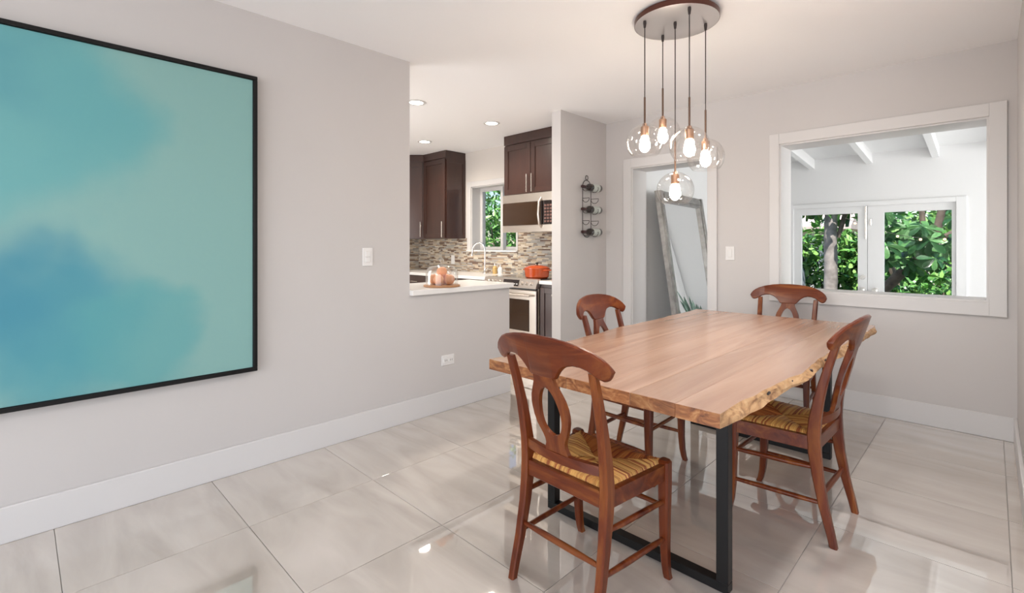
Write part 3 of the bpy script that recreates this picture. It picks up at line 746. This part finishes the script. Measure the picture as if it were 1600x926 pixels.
for zz in (1.37, 1.53): add_tube(h, [hp + Vector((0, 0, zz)) - nv * .03, hp + Vector((0, 0, zz))], .0045, 8)
obj('handle', h, 'nickel', dd, True)
# cabinet above the microwave
mc = thing('wall_cabinet', 'dark two door wall cabinet above the microwave', 'cabinet', (-3.66, BY, 1.80))
obj('cabinet_body', box(-4.075, LT, UY + .002, BY, 1.80, 2.39, .001), 'espresso', mc)
obj('crown_panel', box(-4.078, LT, UY - .012, BY, 2.39, 2.497), 'espresso', mc)
shaker_y('door', -4.068, -3.655, UY, 1.81, 2.375, mc, .06, (-3.688, 1.82, 2.02))
shaker_y('door', -3.648, -3.24, UY, 1.81, 2.375, mc, .06, (-3.615, 1.82, 2.02))
obj('filler_strip', box(-3.235, LT, UY - .018, UY + .002, 1.80, 2.39), 'espresso', mc)
# microwave
mwY = BY - .40; mx0, mx1 = -4.02, -3.262
mw = thing('microwave', 'stainless over range microwave with dark glass door', 'microwave', (-3.64, BY, 1.37))
obj('body', box(mx0, mx1, mwY, BY, 1.385, 1.797, .003), 'steel', mw)
dr = obj('door', box(mx0, mx1 - .17, mwY - .022, mwY - .001, 1.45, 1.70, .003), 'dark', mw)
obj('top_band', box(mx0, mx1, mwY - .022, mwY - .001, 1.702, 1.795, .003), 'steel', mw)
obj('bottom_band', box(mx0, mx1, mwY - .022, mwY - .001, 1.372, 1.448, .003), 'steel', mw)
pn = obj('control_panel', box(mx1 - .168, mx1, mwY - .022, mwY - .001, 1.45, 1.70, .003), 'panelblack', mw)
for i in range(6):
    for j in range(3): obj('button', box(mx1 - .125 + j * .038, mx1 - .098 + j * .038, mwY - .0235, mwY - .0215, 1.47 + i * .034, 1.492 + i * .034), 'button', pn)
obj('handle', tube([(mx1 - .165, mwY - .022, 1.42), (mx1 - .172, mwY - .05, 1.45), (mx1 - .176, mwY - .062, 1.56), (mx1 - .172, mwY - .055, 1.69), (mx1 - .165, mwY - .022, 1.735)], [.011, .013, .014, .013, .011], 10), 'steel', mw, True)
obj('vent_grille', box(mx0 + .06, mx0 + .34, mwY + .02, mwY + .20, 1.378, 1.386), 'slot', mw)

# backsplash: joined mosaic strips
bm = bmesh.new(); cols = []
pal = [(.62, .52, .40), (.70, .62, .50), (.40, .30, .22), (.25, .17, .12), (.52, .48, .42), (.34, .31, .28), (.66, .58, .46), (.20, .13, .10), (.58, .47, .34), (.46, .43, .39)]
r = random.Random(5)
def mosaic_y(x0, x1, z0, z1):
    z = z0
    while z < z1 - .004:
        x = x0 - r.uniform(0, .08); hh = .0175
        while x < x1:
            w = r.choice((.045, .07, .095, .12)); a, b = max(x, x0), min(x + w - .002, x1)
            if b - a > .004:
                n = len(bm.faces); add_box(bm, a, b, BY - .009 - r.uniform(0, .002), BY - .003, z, min(z + hh - .002, z1)); c = r.choice(pal); k = r.uniform(.85, 1.1)
                cols.extend([tuple(q * k for q in c)] * (len(bm.faces) - n))
            x += w
        z += hh
def mosaic_x(y0, y1, z0, z1):
    z = z0
    while z < z1 - .004:
        y = y0 - r.uniform(0, .08); hh = .0175
        while y < y1:
            w = r.choice((.045, .07, .095, .12)); a, b = max(y, y0), min(y + w - .002, y1)
            if b - a > .004:
                n = len(bm.faces); add_box(bm, KX + .003, KX + .009 + r.uniform(0, .002), a, b, z, min(z + hh - .002, z1)); c = r.choice(pal); k = r.uniform(.85, 1.1)
                cols.extend([tuple(q * k for q in c)] * (len(bm.faces) - n))
            y += w
        z += hh
WZ = 0.87
mosaic_y(KX + .012, -5.135, WZ + .001, 1.33); mosaic_y(-5.135, -4.17, WZ + .001, 1.143); mosaic_y(-4.17, LT, WZ + .001, 1.385)
mosaic_x(3.0, BY - .012, WZ + .001, 1.33)
bs = struct('wall_backsplash', wall_holes('y', BY - .003, BY, KX, LT, WZ, 1.385, [(-5.135, -4.17, 1.143, 1.385), (KX, -5.135, 1.33, 1.385)]), 'grout')
mo = obj('mosaic_strips', bm, 'mosaic', bs); set_col(mo, cols); mo['kind'] = 'stuff'
t = thing('wall_outlet', 'cream outlet on the mosaic backsplash behind the glass dome', 'outlet', (-5.446, BY - .011, 1.03))
obj('cover_plate', box(-5.485, -5.408, BY - .017, BY - .0095, .965, 1.09, .003), 'plastic', t)
for z in (1.005, 1.05): obj('socket', box(-5.463, -5.43, BY - .0195, BY - .0165, z - .016, z + .016, .002), 'plastic', t)

# base cabinets and worktop along the window wall
FYc = 3.72
lb = thing('base_cabinet', 'dark base cabinets under the kitchen sink counter', 'cabinet', (-5.1, FYc, 0))
obj('cabinet_body', box(KX + .004, -4.045, FYc, BY - .004, .10, WZ - .035), 'espresso', lb)
obj('toe_kick', box(KX + .004, -4.045, FYc + .06, BY - .004, 0, .10), 'slot', lb)
for k in range(4):
    a = -6.25 + k * .55
    shaker_y('door', a + .005, a + .54, FYc - .001, .12, .66, lb, .06, (a + .50, .45, .62))
    o = obj('drawer', box(a + .005, a + .54, FYc - .021, FYc - .001, .68, .825, .002), 'espresso', lb)
    obj('handle', tube([(a + .20, FYc - .05, .755), (a + .35, FYc - .05, .755)], .006, 8), 'nickel', o, True)
tag(obj('sink_worktop', box(KX + .012, -4.042, FYc - .03, BY - .012, WZ - .035, WZ, .003), 'counter'), 'pale worktop with the sink under the kitchen window', 'countertop')
rb = thing('base_cabinet', 'narrow dark base cabinet right of the range', 'cabinet', (-3.12, FYc, 0))
obj('cabinet_body', box(-3.252, LT - .004, FYc, BY - .004, .10, WZ - .035), 'espresso', rb)
obj('toe_kick', box(-3.252, LT - .004, FYc + .06, BY - .004, 0, .10), 'slot', rb)
shaker_y('door', -3.245, LT - .005, FYc - .001, .12, .80, rb, .055, None, (-3.06, .735))
tag(obj('side_worktop', box(-3.255, LT, FYc - .03, BY - .012, WZ - .035, WZ, .003), 'counter'), 'short pale worktop right of the range', 'countertop')

# faucet
fx, fy = -4.62, 4.2
fc = thing('kitchen_faucet', 'tall chrome gooseneck faucet behind the sink', 'faucet', (fx, fy, WZ))
obj('base', lathe([(.001, WZ), (.028, WZ), (.027, WZ + .012), (.018, WZ + .03), (.016, WZ + .06), (.001, WZ + .06)], (fx, fy, 0), 18), 'chrome', fc, True)
gp = [(fx, fy, WZ + .05), (fx, fy, 1.15)] + [(fx - .085 + .085 * math.cos(math.radians(a)), fy - .05 * (1 - math.cos(math.radians(a))) * .6, 1.16 + .10 * math.sin(math.radians(a))) for a in range(0, 181, 18)] + [(fx - .175, fy - .062, 1.12), (fx - .182, fy - .062, 1.09)]
obj('gooseneck', tube(gp, [.0125] * (len(gp) - 2) + [.015, .015], 12), 'chrome', fc, True)
obj('lever', tube([(fx + .016, fy, WZ + .04), (fx + .06, fy, WZ + .07)], [.007, .005], 8), 'chrome', fc, True)
for (sx, lb_, hh) in ((-4.46, 'amber soap bottle with pump standing left behind the range', .10), (-4.36, 'clear soap bottle standing nearer the range', .09)):
    sp = thing('soap_bottle', lb_, 'soap bottle', (sx, 4.22, WZ))
    obj('bottle_body', lathe([(.001, WZ), (.028, WZ), (.030, WZ + .005), (.030, WZ + hh * .8), (.012, WZ + hh), (.001, WZ + hh)], (sx, 4.22, 0), 16), 'soap' if sx < -4.4 else 'plastic', sp, True)
    obj('pump', tube([(sx, 4.22, WZ + hh), (sx, 4.22, WZ + hh + .035), (sx - .03, 4.20, WZ + hh + .04)], .005, 8), 'chrome', sp, True)

# range
RYf = 3.69; rx0, rx1 = -4.035, -3.262
rg = thing('kitchen_range', 'stainless kitchen range with front knobs and an oven', 'range', ((rx0 + rx1) / 2, RYf, 0))
obj('body', box(rx0, rx1, RYf + .012, BY - .014, .08, .862), 'steel', rg)
obj('cooktop', box(rx0, rx1, RYf + .03, BY - .014, .862, .882, .003), 'panelblack', rg)
bm = bmesh.new()
rings(bm, [[Vector((x, y, z)) for y, z in ((RYf + .03, .885), (RYf - .012, .880), (RYf - .045, .785), (RYf + .03, .785))] for x in (rx0 - .004, rx1 + .004)])
cp = obj('control_panel', bm, 'steel', rg)
nrm = Vector((0, -.945, .327)).normalized(); 
def onpanel(x, s, off): return Vector((x, RYf - .0285, .8325)) + Vector((0, .033, .095)).normalized() * s + nrm * off
def knob_at(x):
    bm = bmesh.new(); c = onpanel(x, 0, 0); loops = []
    e1 = Vector((1, 0, 0)); e2 = nrm.cross(e1)
    for rr_, hh in ((.021, 0), (.021, .006), (.017, .010), (.015, .030), (.001, .031)):
        loops.append([c + nrm * hh + rr_ * (e1 * math.cos(2 * PI * j / 16) + e2 * math.sin(2 * PI * j / 16)) for j in range(16)])
    rings(bm, loops, True, False); return bm
for x in (-3.975, -3.915, -3.855, -3.795, -3.455, -3.39, -3.325): obj('knob', knob_at(x), 'steel', cp, True)
bm = bmesh.new()
rings(bm, [[onpanel(x, s, o) for s, o in ((-.034, .0005), (.034, .0005), (.034, .003), (-.034, .003))] for x in (-3.735, -3.505)])
dsp = obj('display', bm, 'panelblack', cp)
for k in range(6):
    bm = bmesh.new(); xx = -3.71 + k * .034
    rings(bm, [[onpanel(x, s, o) for s, o in ((-.016, .003), (-.006, .003), (-.006, .0036), (-.016, .0036))] for x in (xx, xx + .02)]); obj('button', bm, 'plastic', dsp)
od = obj('oven_door', box(rx0 + .004, rx1 - .004, RYf - .03, RYf + .011, .24, .765, .004), 'steel', rg)
obj('oven_window', box(rx0 + .09, rx1 - .095, RYf - .034, RYf - .029, .345, .668, .002), 'dark', od)
h = bmesh.new(); add_tube(h, [(rx0 + .05, RYf - .075, .715), (rx1 - .05, RYf - .075, .715)], .012, 10)
for xx in (rx0 + .09, rx1 - .09): add_tube(h, [(xx, RYf - .03, .715), (xx, RYf - .075, .715)], .009, 8)
obj('handle', h, 'steel', od, True)
obj('vent_slot', box(rx0 + .02, rx1 - .02, RYf - .020, RYf + .012, .767, .783), 'slot', rg)
obj('drawer', box(rx0 + .004, rx1 - .004, RYf - .028, RYf + .011, .085, .232, .004), 'steel', rg)
# pot on the cooktop
pcx, pcy = -3.43, 3.86; pz = .8825
pt = thing('dutch_oven', 'orange enamel dutch oven with lid standing on the range', 'pot', (pcx, pcy, pz))
obj('pot_body', lathe([(.001, pz), (.11, pz), (.125, pz + .012), (.135, pz + .095), (.137, pz + .10), (.001, pz + .10)], (pcx, pcy, 0), 36), 'orange', pt, True)
ld = obj('lid', lathe([(.139, pz + .101), (.138, pz + .108), (.11, pz + .122), (.06, pz + .134), (.001, pz + .138)], (pcx, pcy, 0), 36), 'orange', pt, True)
obj('knob', lathe([(.001, pz + .136), (.008, pz + .137), (.008, pz + .146), (.018, pz + .151), (.018, pz + .158), (.001, pz + .163)], (pcx, pcy, 0), 16), 'black', ld, True)
for s in (-1, 1): obj('handle', tube([(pcx + s * .128, pcy - .045, pz + .082), (pcx + s * .165, pcy - .03, pz + .086), (pcx + s * .165, pcy + .03, pz + .086), (pcx + s * .128, pcy + .045, pz + .082)], .008, 8), 'orange', pt, True)
tag(obj('spoon_rest', lathe([(.001, WZ), (.035, WZ), (.045, WZ + .012), (.041, WZ + .012), (.033, WZ + .004), (.001, WZ + .004)], (-3.13, 3.80, 0), 20), 'orange', smooth=True), 'small orange dish on the worktop beside the range', 'dish')
tb = thing('kitchen_appliance', 'low dark appliance at the back of the short worktop', 'appliance', (-3.12, 4.15, WZ))
obj('body', box(-3.21, -3.03, 4.05, 4.25, WZ, WZ + .07, .012, 2), 'panelblack', tb)
obj('steel_band', box(-3.212, -3.028, 4.046, 4.252, WZ + .028, WZ + .040), 'steel', tb)

# downlights in the kitchen ceiling
def downlight(x, y, lb_, grp, watt, col):
    dl = thing('downlight', lb_, 'ceiling light', (x, y, H), grp)
    obj('trim_ring', lathe([(.062, H - .001), (.060, H - .006), (.082, H - .008), (.088, H - .0005)], (x, y, 0), 28), 'white', dl, True)
    obj('lens', lathe([(.001, H - .003), (.061, H - .003)], (x, y, 0), 28), 'lens', dl)
    light('downlight_lamp', 'SPOT', (x, y, H - .02), (0, 0, 0), watt, col, spot_size=math.radians(160), spot_blend=.8, shadow_soft_size=.06)
for (x, y, lb_) in ((-3.66, 2.50, 'recessed ceiling downlight nearest the dining room wall corner'), (-3.715, 3.47, 'recessed ceiling downlight in front of the range'), (-4.96, 3.51, 'recessed ceiling downlight in front of the kitchen sink')):
    downlight(x, y, lb_, 'recessed kitchen downlights', 70, (1, .90, .78))
# two more lamps added in the dining ceiling, out of view, for extra brightness
for (x, y, lb_) in ((-0.42, 1.15, 'added unseen downlight brightening the dining room near the living room'), (-0.42, 2.55, 'added unseen downlight brightening the dining room beside the right wall')):
    downlight(x, y, lb_, 'added dining downlights', 54, (1, .965, .96))

# ------------------------------------------------------------------ sunroom: leaning floor mirror and snake plant
m0, m1 = 4.67, 6.03; zt = 1.79; zb_ = SZ; xt = -2.50; xb = -2.205
mr_ = thing('floor_mirror', 'tall silver framed mirror leaning on the white sunroom wall', 'mirror', (xb, (m0 + m1) / 2, SZ))
up = Vector((xt - xb, 0, zt - zb_)); Lm = up.length; up.normalize(); mn = Vector((up.z, 0, -up.x))
MK = Matrix.Rotation(math.radians(5.4), 3, 'Z'); MP = Vector((xb, m0, zb_))
def mpt(y, s, o): return MP + MK @ (Vector((0, y - m0, 0)) + up * s + mn * o)
def mbar(y0, y1, s0, s1, o0, o1):
    bm = bmesh.new(); rings(bm, [[mpt(y, s, o) for y, o in ((y0, o0), (y1, o0), (y1, o1), (y0, o1))] for s in (s0, s1)]); return bm
fw = .11
for (a, b, c, d) in ((m0, m0 + fw, 0, Lm), (m1 - fw, m1, 0, Lm), (m0 + fw, m1 - fw, 0, fw), (m0 + fw, m1 - fw, Lm - fw, Lm)):
    fb = obj('frame_bar', mbar(a, b, c, d, 0.0, .045), 'silver', mr_)
    if b - a < .2: obj('moulding', mbar(a + .025, b - .03, c, d, .045, .06), 'silver', fb)
    else: obj('moulding', mbar(a, b, c + .03, d - .025, .045, .06), 'silver', fb)
obj('mirror_glass', mbar(m0 + fw, m1 - fw, fw, Lm - fw, 0.005, .02), 'mirror', mr_)
ppx, ppy = -2.08, 6.28
sp = thing('snake_plant', 'snake plant with upright grey green leaves in a pot beside the leaning mirror', 'plant', (ppx, ppy, SZ))
obj('planter', lathe([(.001, SZ), (.12, SZ), (.15, SZ + .36), (.14, SZ + .36), (.135, SZ + .33), (.001, SZ + .33)], (ppx, ppy, 0), 28), 'pot', sp, True)
obj('soil', lathe([(.001, SZ + .335), (.135, SZ + .335)], (ppx, ppy, 0), 24), 'soil', sp)
r = random.Random(9)
for k in range(13):
    a = r.uniform(0, 6.28); rad = r.uniform(.01, .08); hgt = r.uniform(.42, .62) if k else .72; lean = r.uniform(.02, .12) + (0.08 if not k else 0); w = r.uniform(.022, .032) if k else .012
    bm = bmesh.new(); loops = []; tw = r.uniform(0, 3.14); n = 10
    if k == 0: a = -.6
    for i in range(n + 1):
        q = i / n; ww = w * (0.6 + .9 * q) * (1 - q ** 4) + .0015
        c = Vector((ppx + (rad + lean * q * q) * math.cos(a), ppy + (rad + lean * q * q) * math.sin(a), SZ + .33 + hgt * q)); e = Vector((math.cos(tw + q * .6), math.sin(tw + q * .6), 0)); f = Vector((-e.y, e.x, 0))
        loops.append([c - e * ww, c + f * .006 * (1 - q) - f * .002, c + e * ww, c + f * .011 * (1 - q)])
    rings(bm, loops); obj('leaf', bm, 'snake', sp, True)

# ------------------------------------------------------------------ garden
struct('ground', box(-16, 12, BY2 + .02, 24, -.60, -.42), 'lawn')
def leaf_pts(L, Wd, droop=.25):
    """obovate leaf along +x, bent down; 6 stations"""
    st = [(0, .06), (.25, .45), (.55, .92), (.78, 1.0), (.93, .62), (1.0, .05)]
    out = []
    for s, w in st:
        z = -droop * L * s * s
        out.append((Vector((s * L, -w * Wd / 2, z + .10 * Wd * w)), Vector((s * L, 0, z)), Vector((s * L, w * Wd / 2, z + .10 * Wd * w))))
    return out
def leaf_mesh(name, L, Wd, droop, m):
    bm = bmesh.new(); rows = [[bm.verts.new(p) for p in r_] for r_ in leaf_pts(L, Wd, droop)]
    for a, b in zip(rows, rows[1:]):
        bm.faces.new((a[0], a[1], b[1], b[0])); bm.faces.new((a[1], a[2], b[2], b[1]))
    bmesh.ops.solidify(bm, geom=bm.faces[:], thickness=.0015)
    me = bpy.data.meshes.new(name); bm.to_mesh(me); bm.free(); me.materials.append(M[m])
    for p in me.polygons: p.use_smooth = True
    return me
def foliage(name, n, boxf, L, pal_, parent=None, seed=1, bias=None):
    """joined leaves filling a volume given by boxf(r) -> point"""
    r = random.Random(seed); verts = []; faces = []; cols = []
    base_l = leaf_pts(1.0, .5, .2)
    for _ in range(n):
        p = Vector(boxf(r)); l = L * r.uniform(.6, 1.25)
        q = Matrix.Rotation(r.uniform(0, 6.28), 3, 'Z') @ Matrix.Rotation(r.uniform(-.5, 1.2), 3, 'Y') @ Matrix.Rotation(r.uniform(-.8, .8), 3, 'X')
        c = r.choice(pal_); k = r.uniform(.75, 1.25); c = tuple(v * k for v in c); b0 = len(verts)
        for row in (base_l[0], base_l[2], base_l[4]):
            for v in row: verts.append(p + (q @ v) * l)
        for i in range(2):
            for j in range(2):
                a = b0 + i * 3 + j; faces.append((a, a + 1, a + 4, a + 3)); cols.append(c)
    me = bpy.data.meshes.new(name); me.from_pydata(verts, [], faces); me.materials.append(M['leaf'])
    for p in me.polygons: p.use_smooth = True
    o = bpy.data.objects.new(name, me); C.objects.link(o); set_col(o, cols)
    if parent:
        o.parent = parent
        o.matrix_parent_inverse = Matrix.Translation(-Vector(parent['_o']))
    o['kind'] = 'stuff'
    return o
GR = [(.10, .28, .06), (.17, .40, .09), (.26, .50, .12), (.05, .16, .05), (.34, .56, .18)]
DK = [(.03, .10, .035), (.06, .18, .05), (.10, .28, .08), (.16, .36, .12), (.02, .06, .025)]
def clumps(cs):
    tot = sum(c[3] for c in cs)
    def f(r):
        k = r.uniform(0, tot)
        for c in cs:
            k -= c[3]
            if k <= 0: break
        (x, y, z), (a, b, d) = c[0], c[1]
        th = r.uniform(0, 6.28); ph = math.acos(r.uniform(-1, 1)); q = r.uniform(.55, 1.0)
        return (x + a * q * math.sin(ph) * math.cos(th), y + b * q * math.sin(ph) * math.sin(th), max(-.4, z + d * q * math.cos(ph)))
    return f
def shrub(name, label, loc, cs, n, L, pal_, seed):
    s = thing(name, label, 'shrub', loc)
    foliage('foliage', n, clumps(cs), L, pal_, s, seed)
    rr_ = random.Random(seed)
    for c in cs:
        for _ in range(2):
            (x, y, z) = c[0]
            obj('stem', tube([(x + rr_.uniform(-.15, .15), y, -.42), (x + rr_.uniform(-.1, .1), y, z * .5 - .1), (x + rr_.uniform(-.3, .3), y, z + c[1][2] * .5)], [.03, .022, .01], 7), 'branch', s, True)
    return s
shrub('hedge', 'dense bright green hedge behind the slender tree trunk', (-3.0, 11.2, -.42), [((-4.6 + .75 * i, 11.2 + .3 * math.sin(i * 2.1), 0.72 + .12 * math.sin(i * 1.7)), (.75, .6, 1.05 + .16 * math.sin(i * 2.7)), 1, 1) for i in range(6)], 11000, .16, GR, 31)
shrub('hedge', 'low leafy shrub in front of the right hand glass door', (-.3, 9.6, -.42), [((-1.15 + .62 * i, 9.7, .15 + .08 * math.sin(i * 3)), (.6, .5, .72), 1, 1) for i in range(5)], 3600, .13, GR[:4] + DK[2:4], 37)
shrub('hedge', 'tall dark shrub deep in the garden behind the broad leaved tree', (0.5, 13.4, -.42), [((-1.3 + .95 * i, 13.4, .9 + .3 * math.sin(i * 2.3)), (.85, .7, 1.35 + .35 * math.sin(i * 1.9)), 1, 1) for i in range(5)], 4600, .17, DK, 41)
shrub('ground_cover', 'low silvery plant at the foot of the slender tree trunk', (-2.45, 9.7, -.42), [((-2.6, 9.9, .15), (.4, .35, .5), 1, 1), ((-2.05, 10.1, .05), (.35, .3, .45), 1, 1)], 1100, .10, [(.22, .26, .22), (.12, .16, .12), (.30, .32, .30), (.08, .16, .07)], 43)
shrub('shrub', 'leafy green shrub outside the kitchen window', (-6.6, 6.4, -.42), [((-7.4, 6.6, .6), (.8, .6, 1.0), 1, 1), ((-6.5, 6.3, 1.2), (.7, .5, 1.0), 1, 1), ((-5.7, 6.4, .7), (.7, .5, 1.0), 1, 1), ((-7.0, 6.9, 2.1), (.9, .6, .9), 1, 1), ((-5.9, 6.8, 2.0), (.7, .6, .8), 1, 1)], 6000, .13, GR + DK[2:4], 47)
# slender ringed trunk with a crown of fronds above the door head
tr = thing('tree', 'slender pale ringed trunk standing in front of the hedge', 'tree', (-1.80, 9.0, -.42))
bm = bmesh.new(); pts = []; rad = []
for i in range(60):
    z = -.42 + i * .06
    pts.append((-1.885 + .055 * (z + .42) - .004 * (z + .42) ** 2 + .02 * math.sin(z * 3), 9.0, z)); rad.append(.098 - .006 * (z + .42) + (.006 if i % 3 == 0 else 0))
add_tube(bm, pts, rad, 14); obj('trunk', bm, 'bark', tr, True)
obj('branch', tube([(-1.72, 9.02, 1.35), (-1.62, 9.05, 1.75), (-1.9, 9.05, 2.3)], [.03, .04, .03], 8), 'branch', tr, True)
foliage('crown', 900, clumps([((-1.9, 9.2, 2.2), (1.1, .8, .55), 1, 1), ((-2.6, 9.4, 2.2), (.7, .6, .38), 1, .5)]), .22, GR, tr, 53)
obj('branch', tube([(-1.55, 9.6, 1.95), (-1.42, 9.6, 1.55), (-1.22, 9.62, 1.2), (-1.05, 9.65, .6)], [.04, .045, .045, .05], 8), 'branch', tr, True)
# broad leaved tree: rosettes of leaves that can be told apart
bt = thing('tree', 'broad leaved tree with glossy leaf rosettes outside the right glass door', 'tree', (-.75, 8.7, -.42))
obj('trunk', tube([(-1.35, 8.95, -.42), (-1.15, 8.9, .55), (-.95, 8.88, .8), (-.72, 8.85, 1.05), (-.55, 8.82, 1.35), (-.45, 8.8, 1.9)], [.09, .075, .07, .06, .05, .04], 10), 'branch', bt, True)
obj('branch', tube([(-.72, 8.85, 1.05), (-.68, 8.8, 1.5), (-.72, 8.78, 2.1)], [.045, .035, .03], 8), 'branch', bt, True)
obj('branch', tube([(-.6, 8.83, 1.25), (-.3, 8.8, 1.45), (.1, 8.75, 1.7)], [.04, .03, .02], 8), 'branch', bt, True)
LM = [leaf_mesh('leaf', 1.0, .42, .28, m_) for m_ in ('leafA', 'leafB', 'leafC')]
r = random.Random(12); cnt = 0
ros = []
for k in range(36):
    if k < 26: c = (r.uniform(-1.15, -.25), 8.55 + r.uniform(-.25, .35), r.uniform(.92, 1.72))
    else: c = (r.uniform(-1.5, .6), 8.7 + r.uniform(-.2, .4), r.uniform(1.2, 2.4))
    ros.append(c)
for c in ros:
    tilt = Matrix.Rotation(r.uniform(.6, 1.25), 3, 'X') @ Matrix.Rotation(r.uniform(-.5, .5), 3, 'Y'); n = r.choice((7, 8)); a0 = r.uniform(0, 6.28); sc_ = r.uniform(.15, .22)
    w = r.random()
    for j in range(n):
        if cnt >= 285: break
        q = tilt @ Matrix.Rotation(a0 + j * 2 * PI / n + r.uniform(-.2, .2), 3, 'Z') @ Matrix.Rotation(r.uniform(-.15, .35), 3, 'Y')
        o = bpy.data.objects.new('leaf', LM[0 if r.random() < .55 else (2 if w < .5 else 1)]); C.objects.link(o); o.parent = bt
        l = sc_ * r.uniform(.85, 1.15)
        o.matrix_local = Matrix.Translation(Vector(c) - Vector(bt['_o'])) @ q.to_4x4() @ Matrix.Scale(l, 4); cnt += 1
# garden string lights
sl = thing('string_lights', 'string of small warm bulbs hanging among the broad leaves', 'string lights', (-.7, 8.35, 1.5))
def slp(u): return Vector((-1.5 + 1.9 * u, 8.32, 1.62 - .30 * math.sin(PI * u)))
obj('cable', tube([slp(i / 16) for i in range(17)], .003, 5), 'cord', sl)
for k in range(8):
    p_ = slp((k + .5) / 8) - Vector((0, 0, .022))
    bm = bmesh.new(); bmesh.ops.create_icosphere(bm, subdivisions=2, radius=.016)
    for v in bm.verts: v.co += p_
    obj('bulb', bm, 'strbulb', sl, True)
# fence panel and neighbour's house
fn = thing('garden_fence', 'grey sloping garden wall with dark cap left of the hedge', 'fence', (-3.2, 9.9, -.42))
bm = bmesh.new()
rings(bm, [[Vector((x, 9.9 + dy, z)) for x, z in ((-4.4, -.42), (-2.36, -.42), (-2.42, .75), (-2.66, 1.42), (-4.4, 1.7))] for dy in (0, .12)])
obj('panel', bm, 'fence', fn)
obj('coping', tube([(-2.40, 9.88, .95), (-2.66, 9.88, 1.45), (-4.4, 9.88, 1.73)], .035, 6), 'black', fn)
hs = thing('neighbour_house', 'white house with pale roof beyond the hedge', 'house', (-5.5, 18.0, -.42))
obj('wall', box(-10, -3.2, 17.5, 21, -.42, 1.75), 'stucco', hs)
bm = bmesh.new()
rings(bm, [[Vector((x, y, z)) for y, z in ((16.9, 1.72), (16.9, 1.82), (19.2, 3.0), (21.5, 1.82), (21.5, 1.72))] for x in (-10.4, -2.9)])
obj('roof', bm, 'roof', hs)

# tidy helper properties
for o in bpy.data.objects:
    if '_o' in o.keys(): del o['_o']
